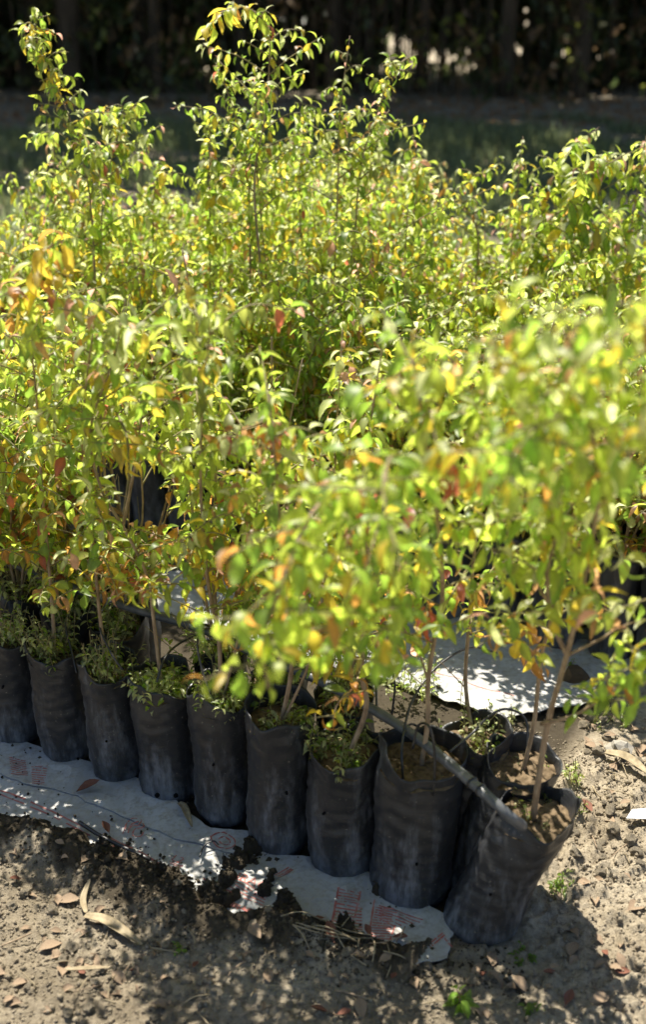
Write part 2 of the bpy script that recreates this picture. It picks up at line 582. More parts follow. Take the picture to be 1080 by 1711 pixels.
def print_text(so, text, px, py, h, ang, name='printed_letters'):
    o, za = so
    cu = bpy.data.curves.new('text', 'FONT'); cu.body = text; cu.size = h
    to = bpy.data.objects.new('text', cu); COL.objects.link(to)
    bpy.context.view_layer.update()
    me = bpy.data.meshes.new_from_object(to.evaluated_get(bpy.context.evaluated_depsgraph_get()))
    bpy.data.objects.remove(to)
    c = on(px, py, MAT_Z)
    me.transform(Matrix.Translation((c.x, c.y, 0)) @ Matrix.Rotation(ang, 4, 'Z'))
    for v in me.vertices:
        v.co.z = float(sack_height(np.array([v.co.x]), np.array([v.co.y]))[0]) + za + 0.0018 + 0.0008
        v.co.x -= o.location.x; v.co.y -= o.location.y
    me.materials.clear(); me.materials.append(M['ink'])
    return link(name, me, o)


front_long = sack('woven_sack', [(-60, 1240), (60, 1250), (130, 1290), (260, 1340), (330, 1385), (420, 1400), (450, 1425), (430, 1470), (400, 1540), (330, 1535), (250, 1490), (140, 1440), (-60, 1400)],
                  0.0, 'pale woven sack under the left front bags with a thin red printed line')
front_fold = sack('woven_sack', [(-60, 1225), (40, 1240), (130, 1270), (240, 1310), (300, 1350), (352, 1388), (425, 1395), (424, 1442), (390, 1430), (330, 1412), (280, 1400), (215, 1372), (150, 1345), (90, 1320), (45, 1315), (-60, 1270)],
                  0.0045, 'folded upper sack flap with a curled red emblem and red hatching', 0.004)
front_right = sack('woven_sack', [(395, 1455), (440, 1430), (560, 1440), (680, 1490), (765, 1545), (748, 1608), (700, 1618), (660, 1632), (580, 1620), (500, 1590), (420, 1570), (330, 1545), (335, 1525)],
                   0.0075, 'woven sack piece by the leaning end bag, printed with red stripe blocks')
print_lines(front_long, [[(0, 1322), (70, 1350), (160, 1392), (240, 1428), (300, 1470)], [(0, 1330), (80, 1362), (160, 1402), (235, 1437), (292, 1473)],
                         [(340, 1470), (385, 1500), (420, 1530)]], 0.0030, 'printed_line')
print_lines(front_fold, [[(208, 1392), (212, 1380), (222, 1373), (236, 1374), (232, 1384), (222, 1384), (214, 1392)],
                         [(214, 1397), (218, 1384), (226, 1379), (238, 1380), (240, 1388), (226, 1390), (222, 1400), (234, 1402), (240, 1396)],
                         [(205, 1398), (211, 1386)]], 0.0024, 'printed_emblem')
print_lines(front_fold, [[(15 + k * .5, 1268 + 3.6 * k), (42 + k * .6, 1272 + 3.4 * k)] for k in range(9)] +
            [[(52 + k * .2, 1283 + 3.6 * k), (80 - k * .8, 1285 + 3.6 * k)] for k in range(9)], 0.0022, 'printed_stripes')
print_lines(front_fold, [[(352, 1404), (362, 1398), (378, 1399), (391, 1407), (392, 1417), (380, 1423), (366, 1420), (357, 1412), (352, 1404)],
                         [(365, 1408), (375, 1404), (384, 1409), (383, 1415), (373, 1416), (366, 1411)], [(351, 1403), (361, 1399)]], 0.0024, 'printed_ring')
print_text(front_long, 'L2', 284, 1436, 0.026, R(-30), 'printed_letters')
print_lines(front_long, [[(281, 1438), (305, 1448)], [(284, 1442), (302, 1450)], [(279, 1446), (290, 1451)]], 0.0018, 'printed_line')
print_text(front_right, 'IRAC', 392, 1478, 0.030, R(-26), 'printed_letters')
print_lines(front_right, [[(375 + 5 * k, 1490 - 4 * k + 3), (440 + 2 * k, 1520 - 5 * k + 3)] for k in range(5)], 0.0020, 'printed_caption')
print_lines(front_right, [[(360, 1503), (400, 1524), (435, 1540)], [(362, 1500), (402, 1521), (437, 1537)], [(364, 1505), (398, 1526)]], 0.0034, 'printed_line')
print_lines(front_right, [[(460, 1470), (483, 1455)], [(464, 1473), (487, 1458)], [(468, 1475), (490, 1460)]], 0.0026, 'printed_line')
sc = 3.2727
def blk(pts): return [(450 + a / sc, 1430 + b / sc) for a, b in pts]
rows = []
for k in range(14):
    y0 = 215 + 16 * k
    rows.append(blk([(385 - k * 4, y0), (500 - k * 2 + k * 3, y0 + 12 + k * 0.5)]))
for k in range(16):
    y0 = 300 + 14 * k
    rows.append(blk([(585 - 3 * k, y0), (680 - 2 * k, y0 + 12)]))
for k in range(6):
    rows.append(blk([(600, 290 + 14 * k), (860 - 34 * k, 370 + 8 * k)]))
print_lines(front_right, rows, 0.0022, 'printed_stripes')
print_lines(front_right, [blk([(380, 205), (340, 410)]), blk([(500, 215), (470, 350)]), blk([(575, 265), (540, 500)]), blk([(690, 400), (650, 515)]),
                          blk([(350, 400), (670, 420)])], 0.0030, 'printed_frame')
print_lines(front_right, [blk([(850, 520), (950, 440)]), blk([(880, 520), (960, 450)]), blk([(960, 470), (1000, 520)])], 0.0026, 'printed_line')

back_sack = sack('woven_sack', [(200, 950), (330, 955), (520, 985), (700, 1000), (880, 1050), (1100, 1050), (1190, 1075), (1160, 1120), (1050, 1130), (1010, 1170), (900, 1190), (840, 1200), (780, 1180),
                                (640, 1135), (500, 1100), (400, 1060), (300, 1030), (170, 1000)], 0.0, 'pale woven sack on the path between the two beds of bags')
print_lines(back_sack, [[(640, 1095), (760, 1135), (860, 1165)], [(900, 1075), (960, 1090)]], 0.002, 'printed_line')

# ------------------------------------------------------------------ leaves
PAL = {  # reflectance
    'green': (0.105, 0.165, 0.016), 'lime': (0.190, 0.232, 0.024), 'olive': (0.150, 0.165, 0.028), 'yellow': (0.280, 0.215, 0.016),
    'orange': (0.240, 0.115, 0.020), 'red': (0.200, 0.052, 0.028), 'brown': (0.190, 0.105, 0.045), 'pale': (0.245, 0.262, 0.120), 'pink': (0.280, 0.150, 0.110)}


def leaf_template(curve, fold, wid, curl=0.0, seg=5):
    """unit leaf along +Y, blade up +Z; returns verts, quads"""
    V = []; Fq = []
    V += [(-0.012, 0, 0), (0.012, 0, 0), (0.012, 0.10, 0), (-0.012, 0.10, 0)]
    Fq.append((0, 1, 2, 3))
    prof = [0.03, 0.62, 1.0, 0.92, 0.58, 0.02]
    b = len(V)
    for i in range(seg + 1):
        t = i / seg
        y = 0.08 + 0.92 * t
        w = prof[i] * wid
        ang = curve * t
        z = -math.sin(ang * 0.5) * y * 0.9
        yy = y * math.cos(ang * 0.5)
        tw = curl * t
        for s in (-1, 0, 1):
            x = s * w; zz = z + (abs(s) * w * fold)
            V.append((x * math.cos(tw) - (zz - z) * math.sin(tw), yy, z + (zz - z) * math.cos(tw) + x * math.sin(tw)))
    for i in range(seg):
        for k in (0, 1):
            a = b + i * 3 + k
            Fq.append((a, a + 1, a + 4, a + 3))
    return np.array(V), np.array(Fq)


TEMPL = [leaf_template(1.0, 0.35, 0.19), leaf_template(1.7, 0.3, 0.22, 0.3), leaf_template(0.6, 0.55, 0.165, -0.35),
         leaf_template(2.3, 0.4, 0.18, 0.4), leaf_template(1.3, 0.75, 0.21, -0.5)]
CURLED = leaf_template(2.4, 1.1, 0.17, 0.9)
LEAF_MESH = {}


def leaf_mesh(cls, shape):
    key = (cls, shape)
    if key not in LEAF_MESH:
        V, Fq = (CURLED if cls == 'brown' else TEMPL[shape])
        c = np.array(PAL[cls]) * (0.85 + 0.3 * ((shape * 37) % 10) / 10)
        t = V[:, 1:2]
        rib = np.where(np.abs(V[:, 0:1]) < 1e-6, 1.35, 0.9)
        cols = np.concatenate([c[None] * (1.0 + 0.25 * (1 - t)) * rib, np.ones((len(V), 1))], 1)
        LEAF_MESH[key] = np_mesh('leaf', V, Fq, M['leaf'], True, cols)
    return LEAF_MESH[key]


def frame(d, n):
    d = d.normalized(); x = d.cross(n)
    if x.length < 1e-4: x = d.cross(Vector((1, 0.1, 0)))
    x.normalize(); z = x.cross(d)
    return x, d, z


def pick(w):
    r = random.random() * sum(w.values())
    for k, v in w.items():
        r -= v
        if r <= 0: return k
    return k


MIX = {'green': 0.24, 'lime': 0.38, 'olive': 0.16, 'yellow': 0.10, 'pale': 0.12, 'orange': 0.012, 'red': 0.004, 'brown': 0.03}
MIX_LOW = {'green': 0.22, 'lime': 0.22, 'yellow': 0.19, 'orange': 0.13, 'red': 0.035, 'brown': 0.16, 'olive': 0.08}
MIX_TIP = {'lime': 0.4, 'pale': 0.28, 'yellow': 0.12, 'pink': 0.10, 'green': 0.1}
MIX_BRIGHT = {'green': 0.42, 'lime': 0.42, 'yellow': 0.10, 'orange': 0.03, 'olive': 0.03}
MIX_RED = {'red': .25, 'orange': .3, 'brown': .35, 'yellow': .1}
MIX_AUT = {'yellow': 0.40, 'orange': 0.22, 'red': 0.08, 'lime': 0.15, 'green': 0.05, 'brown': 0.10}


GAPS = [(far(285, 1035, 1.9), far(285, 1035, 2.6), .045), (far(30, 945, 2.0), far(30, 945, 2.7), .035), (far(235, 1015, 1.9), far(235, 1015, 2.4), .035), (far(350, 1050, 1.85), far(350, 1040, 2.6), .035), (far(330, 990, 2.12), far(330, 1000, 2.8), .05),   # openings between the crowns, as capsules through the beds
    (far(230, 815, 1.9), far(225, 835, 2.95), .075), (far(175, 780, 1.9), far(175, 790, 2.9), .035), (far(285, 850, 1.9), far(285, 865, 2.95), .035),
    (far(500, 690, 1.8), far(505, 690, 2.9), .045), (far(450, 600, 1.9), far(470, 610, 3.0), .045), (far(515, 620, 1.8), far(520, 640, 3.0), .035),
    (far(790, 925, 1.6), far(790, 935, 2.8), .040), (far(380, 760, 1.9), far(380, 765, 2.4), .02),
    (far(15, 860, 2.0), far(15, 870, 2.9), .02), (far(110, 870, 2.0), far(115, 880, 2.9), .025),
    (far(760, 545, 1.2), far(900, 540, 3.4), .02), (far(1060, 860, 1.2), far(1060, 880, 2.7), .025)]


def in_gap(p):
    for a, b, q in GAPS:
        d = b - a; t = max(0, min(1, (p - a).dot(d) / d.dot(d)))
        if (a + d * t - p).length < q * (0.75 + 0.25 * t * 2): return True
    return False


class Plant:
    def __init__(s, origin):
        s.o = Vector(origin); s.leaves = []; s.stem = Tubes(); s.twigs = Tubes(); s.zmax = 1.0

    def put_leaf(s, p, d, size, mix):
        if in_gap(p): return
        up = Vector((random.gauss(0, .35), random.gauss(0, .35), 1)).normalized()
        x, y, z = frame(d, up)
        s.leaves.append((Vector(p) - s.o, x, y, z, size, pick(mix), random.randrange(5)))

    def shoot(s, pts, r0, r1, spacing=0.026, size=0.045, start=0.0, mix=None, tip=True, droop=0.25, thick=False, skip=0.04):
        path = smooth_path(pts, 5)
        L = [0.0]
        for a, b in zip(path, path[1:]): L.append(L[-1] + (b - a).length)
        tot = L[-1]
        rad = [r0 + (r1 - r0) * (l / tot) for l in L]
        (s.stem if thick else s.twigs).add([p - s.o for p in path], rad, 6 if thick else 4, True)
        t = start * tot + random.uniform(0, spacing)
        ph = random.uniform(0, math.pi)
        while t < tot:
            i = min(len(L) - 2, max(0, np.searchsorted(L, t) - 1))
            f = (t - L[i]) / max(1e-6, L[i + 1] - L[i])
            p = path[i].lerp(path[i + 1], f)
            ax = (path[i + 1] - path[i]).normalized()
            u = ax.cross(Vector((0.2, 0.1, 1)))
            if u.length < 0.1: u = ax.cross(Vector((1, 0, 0)))
            u.normalize(); w = ax.cross(u)
            q = t / tot
            zz = p.z
            mx = mix or (MIX_TIP if (q > 0.86 and tip) else (MIX_LOW if zz < 0.64 + random.uniform(-.12, .14) - (0.10 if p.y > 2.6 else 0) else MIX))
            sz = size * (0.62 if q > 0.93 and tip else 1.0) * random.uniform(0.7, 1.2)
            for sg in (1, -1):
                if random.random() < skip: continue
                out = u * math.cos(ph) * sg + w * math.sin(ph) * sg
                d = out * 0.95 + ax * random.uniform(0.1, 0.55) + Vector((0, 0, -droop - random.uniform(0, 0.35)))
                s.put_leaf(p, d, sz, mx)
            ph += math.pi / 2 + random.uniform(-.25, .25)
            t += spacing * random.uniform(0.8, 1.25) * (0.7 if q > 0.85 else 1)
        return path

    def branches(s, path, n, t0=0.25, t1=0.95, length=(0.10, 0.26), size=0.045, spacing=0.026, mix=None, bias=None, rise=0.5):
        ph = random.uniform(0, 6.28)
        for k in range(n):
            t = t0 + (t1 - t0) * (k + random.random() * 0.7) / n
            i = min(len(path) - 2, int(t * (len(path) - 1)))
            p = path[i]
            ph += 2.4 + random.uniform(-.3, .3)
            l = random.uniform(*length) * (1.15 - 0.55 * t)
            h = Vector((math.cos(ph), math.sin(ph), 0))
            if bias is not None: h = (h + bias).normalized()
            a = p + h * l * 0.45 + Vector((0, 0, l * rise * 0.55))
            b = p + h * l + Vector((0, 0, l * rise * random.uniform(0.3, 1.5) - l * 0.1))
            if in_gap(a) or in_gap(b): continue
            s.shoot([p, a, b], 0.0022, 0.0009, spacing * 0.78, size * 0.92, 0.10, mix)

    def build(s, parent, individual, foliage_name='foliage'):
        if s.stem.v:
            link('stem', s.stem.mesh('stem', M['bark']), parent)
        if s.twigs.v:
            link('twigs', s.twigs.mesh('twigs', M['twig']), parent)['kind'] = 'stuff'
        lv = s.leaves
        if individual:
            lv = random.sample(lv, len(lv))
            first = lv[:290]
            rest = lv[290:]
            for L in first:
                p, x, y, z, sz, cls, sh = L
                o = bpy.data.objects.new('leaf', leaf_mesh(cls, sh))
                COL.objects.link(o)
                o.parent = parent
                o.matrix_basis = Matrix(((x.x * sz, y.x * sz, z.x * sz, p.x), (x.y * sz, y.y * sz, z.y * sz, p.y), (x.z * sz, y.z * sz, z.z * sz, p.z), (0, 0, 0, 1)))
        else:
            rest = lv
        if rest:
            o = link(foliage_name, joined_leaves(rest), parent)
            o['kind'] = 'stuff'


def joined_leaves(lv, name='foliage'):
    Vs = []; Fs = []; Cs = []; base = 0
    by = {}
    for L in lv:
        by.setdefault('c' if L[5] == 'brown' else L[6], []).append(L)
    for k, ls in by.items():
        V, Fq = CURLED if k == 'c' else TEMPL[k]
        A = np.array([[list(l[1]), list(l[2]), list(l[3])] for l in ls])      # n,3(axis),3
        sz = np.array([l[4] for l in ls])[:, None, None]
        P = np.array([list(l[0]) for l in ls])[:, None, :]
        W = np.einsum('vk,nkj->nvj', V, A) * sz + P
        C = np.array([PAL[l[5]] for l in ls]) * RNG.uniform(0.75, 1.3, (len(ls), 1))
        C = C[:, None, :] * (1.0 + 0.25 * (1 - V[None, :, 1:2])) * np.where(np.abs(V[None, :, 0:1]) < 1e-6, 1.35, 0.9)
        n, v = W.shape[:2]
        Vs.append(W.reshape(-1, 3)); Cs.append(C.reshape(-1, 3))
        Fs.append((Fq[None] + (np.arange(n) * v)[:, None, None]).reshape(-1, 4) + base)
        base += n * v
    C = np.concatenate(Cs)
    return np_mesh(name, np.concatenate(Vs), np.concatenate(Fs), M['leaf'], True, np.concatenate([C, np.ones((len(C), 1))], 1))


# ------------------------------------------------------------------ grow bags
def bag_mesh(h, r, lean=(0, 0), seed=0, ns=72, nz=44, slump=0.3, flare=0.0):
    rr = random.Random(seed)
    V = []; Fc = []
    ph = [rr.uniform(0, 6.28) for _ in range(8)]
    tilt = [rr.uniform(-0.012, 0.012), rr.uniform(-0.012, 0.012)]

    def rim_h(a):
        return h + 0.009 * math.sin(2 * a + ph[0]) + 0.007 * math.sin(3 * a + ph[1]) + 0.003 * math.sin(7 * a + ph[2]) + tilt[0] * math.cos(a) * 1.2 + tilt[1] * math.sin(a)

    prof = []
    prof.append((0.0, 0.0, 0))
    for t in (0.5, 0.8, 0.93): prof.append((t, 0.0, 0))
    for i in range(nz + 1):
        t = i / nz
        prof.append((None, t, 0))
    inner = [0.985, 0.94, 0.88, 0.80]
    rings = 0
    AA, TT = np.meshgrid(np.arange(ns) / ns * 2 * math.pi, np.arange(nz + 1) / nz)
    cx_, cy_ = np.cos(AA) * 2.2 + seed * 3.1, np.sin(AA) * 2.2
    CR = (fbm(cx_ + TT * 3, cy_ + TT * 5, 3, 201) - .45) * .06 - .028 * np.clip(1 - np.abs(2 * vnoise(cx_ * 1.3 + TT * 2.5, cy_ * 1.3 + TT * 9, 202) - 1) * 3.2, 0, 1)
    CR += .022 * np.sin(TT * 60 + 9 * vnoise(cx_ * .9, cy_ * .9 + TT * 4, 203)) * vnoise(cx_ * 1.2, cy_ * 1.2 + TT * 6, 204)
    for (fr, t, _) in prof + [(None, t, 1) for t in inner]:
        for k in range(ns):
            a = 2 * math.pi * k / ns
            zz = t * rim_h(a)
            # barrel profile: tucked bottom, soft bulges, loose mouth
            if fr is not None:
                rad = r * 0.86 * fr; zz = 0.002
            else:
                bot = 1 - 0.13 * math.exp(-(t / 0.055) ** 2)
                bul = 1 + 0.035 * math.sin(3.0 * t * math.pi + ph[3]) + 0.025 * math.sin(7 * t + 2 * a + ph[4])
                loose = max(0, (t - 0.82) / 0.18)
                fold = loose * (0.08 * math.sin(3 * a + ph[5]) + 0.05 * math.sin(5 * a + ph[6]) + 0.02 * math.sin(9 * a + ph[7]))
                crease = 0.012 * math.sin(11 * a + 5 * t + ph[2]) * (0.4 + 0.6 * math.sin(8 * t + ph[1]))
                hoop = 0.010 * math.sin(46 * t + 3 * math.sin(a + ph[0]) + ph[1]) * math.sin(a * 2 + ph[6])
                rad = r * (bot * bul + fold + crease + hoop + flare * loose + float(CR[min(nz, int(t * nz + .5)), k]))
            if _:
                rad -= 0.0022
            cx = lean[0] * (t ** 1.1); cy = lean[1] * (t ** 1.1)
            V.append((cx + rad * math.cos(a), cy + rad * math.sin(a) * (1 - 0.04 * slump), zz))
        rings += 1
    for i in range(rings - 1):
        for k in range(ns):
            a = i * ns + k; b = i * ns + (k + 1) % ns
            Fc.append((a, b, b + ns, a + ns))
    return mesh('grow_bag', V, Fc, M['bag'])


def soil_mesh(h, r, lean, seed):
    rr = random.Random(seed)
    n, rings = 24, 7
    lv = 0.90
    V = [(lean[0] * lv, lean[1] * lv, h * lv)]
    for i in range(1, rings + 1):
        for k in range(n):
            a = 2 * math.pi * k / n
            q = r * 0.985 * i / rings
            V.append((lean[0] * lv + q * math.cos(a), lean[1] * lv + q * math.sin(a), h * lv + rr.uniform(-0.004, 0.007) - 0.004 * (i == rings)))
    Fc = [(0, 1 + k, 1 + (k + 1) % n) for k in range(n)]
    for i in range(rings - 1):
        for k in range(n):
            a = 1 + i * n + k; b = 1 + i * n + (k + 1) % n
            Fc.append((a, a + n, b + n, b))
    return mesh('soil', V, Fc, M['potsoil'])


WEED_PAL = {'green': 0.2, 'pale': 0.68, 'lime': 0.12}


def weed_leaves(origin, n, spread, hgt, size, mix=WEED_PAL, per=9):
    """little branching weeds: list of leaf placements and a stalk mesh"""
    lv = []; tb = Tubes()
    for i in range(n):
        a = random.uniform(0, 6.28); q = spread * math.sqrt(random.random())
        b = Vector((origin[0] + q * math.cos(a), origin[1] + q * math.sin(a), origin[2] - 0.004))
        hh = hgt * random.uniform(0.4, 1.1)
        tip = b + Vector((random.gauss(0, .25) * hh, random.gauss(0, .25) * hh, hh))
        mid = b.lerp(tip, 0.5) + Vector((random.gauss(0, .08) * hh, random.gauss(0, .08) * hh, 0))
        path = smooth_path([b, mid, tip], 3)
        tb.add(path, 0.0009, 3, False)
        for k in range(per):
            t = 0.15 + 0.85 * (k / per)
            p = path[int(t * (len(path) - 1))].lerp(tip, 0.1)
            an = random.uniform(0, 6.28)
            d = Vector((math.cos(an), math.sin(an), random.uniform(-0.1, 0.7)))
            x, y, z = frame(d, Vector((random.gauss(0, .3), random.gauss(0, .3), 1)))
            lv.append((p, x, y, z, size * random.uniform(0.6, 1.3), pick(mix), random.randrange(5)))
    return lv, tb


def add_weeds(parent, origin, n, spread, hgt, size, mix=WEED_PAL, per=9):
    lv, tb = weed_leaves(origin, n, spread, hgt, size, mix, per)
    lv = [L for L in lv if not in_gap(parent.location + L[0])]
    o = link('weeds', joined_leaves(lv, 'weeds'), parent); o['kind'] = 'stuff'
    link('weed_stalks', tb.mesh('weed_stalks', M['twig']), parent)['kind'] = 'stuff'


# ---- the front row, left to right: front foot of bag (picture), front rim (picture), radius, label, weeds, stems
def sapling_thing(x, y, h, r, lean, seed, label, group, weeds=None):
    t = empty('potted_sapling', (x, y, 0.004))
    tag(t, label, 'potted sapling', group)
    bag = link('grow_bag', bag_mesh(h, r, lean, seed), t)
    link('soil', soil_mesh(h, r, lean, seed), t)
    if weeds:
        n, hg, sz = weeds
        add_weeds(t, (lean[0] * .86, lean[1] * .86, h * 0.86), n, r * 0.85, hg, sz)
    for k in range(2 if seed == 104 else 1):
        a = -math.pi / 2 + (random.uniform(-.6, .6) if seed != 104 else (-.3 + .6 * k))
        zz = 0.032 if seed == 104 else random.choice((0.022, 0.13, 0.17))
        f = zz / h
        p = Vector((lean[0] * f + (r * 1.06) * math.cos(a), lean[1] * f + r * 1.06 * math.sin(a), zz))
        tb = Tubes()
        d = Vector((math.cos(a), math.sin(a), 0))
        tb.add([p - d * 0.016, p - d * 0.001], 0.0052 if seed == 104 else 0.0026, 8)
        link('drain_hole', tb.mesh('drain_hole', M['hole']), bag)
    return t


FRONT = [
    ((-62, 1225), (-65, 1060), 0.062, (0, 0)),
    ((18, 1255), (18, 1082), 0.062, (0, 0)),
    ((106, 1287), (100, 1103), 0.061, (-0.008, 0)),
    ((193, 1322), (186, 1132), 0.060, (-0.008, 0.0)),
    ((280, 1352), (274, 1160), 0.066, (-0.006, 0)),
    ((374, 1392), (371, 1182), 0.064, (-0.002, 0)),
    ((467, 1442), (472, 1216), 0.066, (0.004, 0)),
    ((573, 1484), (580, 1283), 0.073, (0.006, 0)),
    ((690, 1534), (705, 1300), 0.080, (0.012, 0)),
    ((806, 1592), (897, 1392), 0.071, (0.098, -0.005)),
]
LAB = [
    'sapling in a black bag at the far left end of the front row',
    'sapling in a black bag half cut by the left picture edge, front row',
    'sapling with straight brown stem in the second bag from the left',
    'sapling in a slim black bag with a white nick on its rim',
    'sapling in the front bag overflowing with pale small leaved weeds',
    'sapling in a dusty grey streaked black bag, fifth along the front row',
    'sapling in the front bag with open folded mouth below bright green drooping leaves',
    'sapling with a curved stem in the bluish dusty front bag',
    'sapling with thin upright stem in the wide front bag where sun lights the soil',
    'sapling in the leaning black bag holding the grey hose end, right of the front row']
S = {}
front_plants = []
GR1 = 'potted saplings in the front bed'
for i, ((fx, fy), (rx, ry), r, lean) in enumerate(FRONT):
    b = on(fx, fy)
    cx, cy = b.x, b.y + r * 0.97
    rr_ = ray(rx, ry)
    ytop = b.y + lean[1]
    h = CAM_H + (ytop / rr_.y) * rr_.z
    weeds = [(40, .11, .018), (44, .11, .018), (46, .12, .018), (40, .11, .017), (90, .065, .020), (70, .08, .018), (26, .06, .020), (44, .07, .017), (8, .02, .010), (12, .04, .013)][i]
    t = sapling_thing(cx, cy, h, r, lean, 100 + i, LAB[i], GR1, weeds)
    S[i] = (t, Vector((cx + lean[0] * .86, cy + lean[1] * .86, h * .86)), r, h)

def F_(i): return S[i][1]


def grow(i, stems, nbr, extra=(), **kw):
    """stems: lists of world points following the soil point"""
    t, base, r, h = S[i]
    pl = Plant(t.location)
    for k, (pts, r0, opts) in enumerate(stems):
        o = dict(start=0.28, spacing=0.024, size=0.045, thick=True)
        o.update(opts)
        low_ = i in (1, 2, 3, 4, 5, 6, 8, 9, 'r', 'q') and k == 0; nb = o.pop('nbr', nbr) + (5 if low_ else 0); bl = o.pop('bl', (0.10, 0.26)); bias = o.pop('bias', None); t0 = min(o.pop('t0', 0.38), (0.20 if i not in (8, 9, 'r', 'q') else 0.34) if low_ else 1.0); bsize = o.pop('bsize', o['size']); bmix = o.pop('bmix', None)
        brise = o.pop('rise', 0.5)
        path = pl.shoot(pts, r0 * .84, r0 * 0.22, **o)
        pl.branches(path, int(nb * 1.45), t0, 0.97, bl, bsize, 0.028, bmix, bias, brise)
    for (pts, mx, sz, nb) in extra:
        path = pl.shoot(pts, .0028, .001, .020, sz, 0.25, mx, False, 0.6)
        pl.branches(path, nb, .25, .95, (.04, .09), sz, .022, mx, None, -.3)
    pl.build(t, True)


V3 = Vector
# 0-1 far left
for i in (0, 1):
    b = F_(i)
    grow(i, [([b, b + V3((-.01, .01, .25)), b + V3((.02, -.02, .55)), b + V3((0, -.05, .78))], .0050, {})], 11)
b = F_(2)
grow(2, [([b, far(86, 1000, 2.25), far(80, 930, 2.24), far(70, 820, 2.2), far(60, 660, 2.12), far(50, 560, 2.05), far(55, 480, 2.0)], .0054, dict(start=.30)),], 14,
     [([far(55, 600, 2.1), far(50, 500, 2.0), far(60, 430, 1.95), far(110, 400, 1.9)], {'yellow': .6, 'lime': .25, 'orange': .15}, .050, 4)])
b = F_(3)
grow(3, [([b, far(168, 1040, 2.18), far(160, 960, 2.14), far(150, 850, 2.08), far(140, 700, 2.0), far(150, 590, 1.95), far(165, 500, 1.9)], .0052, dict(start=.30)),], 12)
b = F_(4)
grow(4, [([b, far(257, 1040, 2.12), far(245, 960, 2.10), far(205, 880, 2.08), far(170, 820, 2.05), far(150, 720, 2.0), far(190, 600, 1.9), far(210, 500, 1.85)], .0052, dict(start=.50, t0=.45)),
         ([far(205, 880, 2.08), far(225, 780, 2.05), far(240, 680, 2.0), far(270, 590, 1.95)], .004, dict(start=.1, t0=.3, bmix=MIX))], 9,
     [([far(195, 690, 1.98), far(212, 730, 1.92), far(215, 790, 1.90), far(205, 860, 1.90)], {'yellow': .7, 'orange': .15, 'lime': .15}, .048, 3)])
b = F_(5)
grow(5, [([b, far(366, 1070, 2.03), far(350, 990, 2.0), far(340, 900, 1.97), far(335, 780, 1.93), far(340, 640, 1.86), far(350, 560, 1.8), far(345, 500, 1.78)], .0058, dict(start=.35)),
         ([b, far(400, 1060, 2.0), far(425, 950, 1.96), far(430, 830, 1.9), far(440, 720, 1.85)], .0042, dict(start=.4))], 11,
     [([far(430, 760, 1.86), far(450, 700, 1.8), far(465, 740, 1.74)], MIX_RED, .040, 4)])
b = F_(6)
grow(6, [([b, far(487, 1120, 1.92), far(485, 1020, 1.88), far(470, 900, 1.8), far(460, 780, 1.7), far(450, 660, 1.65)], .0062, dict(start=.35, size=.045)),
         ([b, far(520, 1100, 1.88), far(540, 1000, 1.8), far(550, 880, 1.72)], .004, dict(start=.4))], 8)
b = F_(7)
grow(7, [([b, far(612, 1185, 1.86), far(604, 1120, 1.86), far(612, 1020, 1.83), far(610, 900, 1.72), far(580, 820, 1.5), far(520, 860, 1.34), far(470, 980, 1.27), far(440, 1070, 1.25), far(448, 1150, 1.26)], .0068,
          dict(start=.55, mix=MIX_BRIGHT, size=.046, nbr=9, t0=.55, bl=(.08, .16), bmix=MIX_BRIGHT, rise=-0.1, bsize=.046)),
         ([far(612, 1020, 1.83), far(640, 900, 1.65), far(640, 860, 1.45), far(610, 950, 1.32), far(570, 1060, 1.30), far(530, 1110, 1.30)], .004,
          dict(start=.3, mix=MIX_BRIGHT, size=.046, nbr=6, t0=.4, bl=(.07, .13), bmix=MIX_BRIGHT, rise=-0.2)),
         ([far(604, 1120, 1.86), far(590, 1150, 1.78), far(565, 1175, 1.70), far(555, 1210, 1.68)], .003,
          dict(start=.2, mix=MIX_AUT, size=.04, nbr=2, bl=(.05, .08), bmix=MIX_AUT, rise=-.2))], 6,
     [([far(610, 900, 1.72), far(590, 840, 1.6), far(600, 830, 1.5)], MIX_RED, .036, 3), ([far(640, 860, 1.45), far(660, 960, 1.4), far(650, 1050, 1.42), far(640, 1100, 1.45)], MIX_BRIGHT, .044, 7),
      ([far(580, 820, 1.5), far(500, 900, 1.42), far(480, 1000, 1.4), far(500, 1080, 1.42)], MIX_BRIGHT, .044, 7)])
b = F_(8)
grow(8, [([b, far(715, 1210, 1.80), far(716, 1140, 1.80), far(728, 1060, 1.79), far(740, 1000, 1.76), far(735, 900, 1.66), far(720, 780, 1.54), far(700, 660, 1.45), far(690, 560, 1.4)], .0062,
          dict(start=.52, nbr=10, t0=.5, bl=(.10, .22), bmix=MIX, size=.044)),
         ([far(716, 1140, 1.80), far(700, 1090, 1.82), far(670, 1040, 1.84), far(640, 960, 1.8)], .0028, dict(start=.7, nbr=3, bl=(.06, .1))),
         ([far(714, 1150, 1.80), far(690, 1130, 1.8), far(660, 1095, 1.8)], .0018, dict(start=.9, nbr=0)),
         ([far(720, 780, 1.54), far(660, 760, 1.38), far(640, 820, 1.27), far(660, 930, 1.22)], .003,
          dict(start=.2, mix=MIX_BRIGHT, nbr=6, t0=.2, bl=(.07, .13), bmix=MIX_BRIGHT, rise=-.1))], 8,
     [([far(720, 780, 1.54), far(745, 760, 1.46), far(750, 810, 1.4)], MIX_RED, .042, 4), ([far(728, 1060, 1.79), far(715, 1010, 1.76), far(715, 1030, 1.70)], {'red': .4, 'orange': .6}, .042, 1)])
b = F_(9)
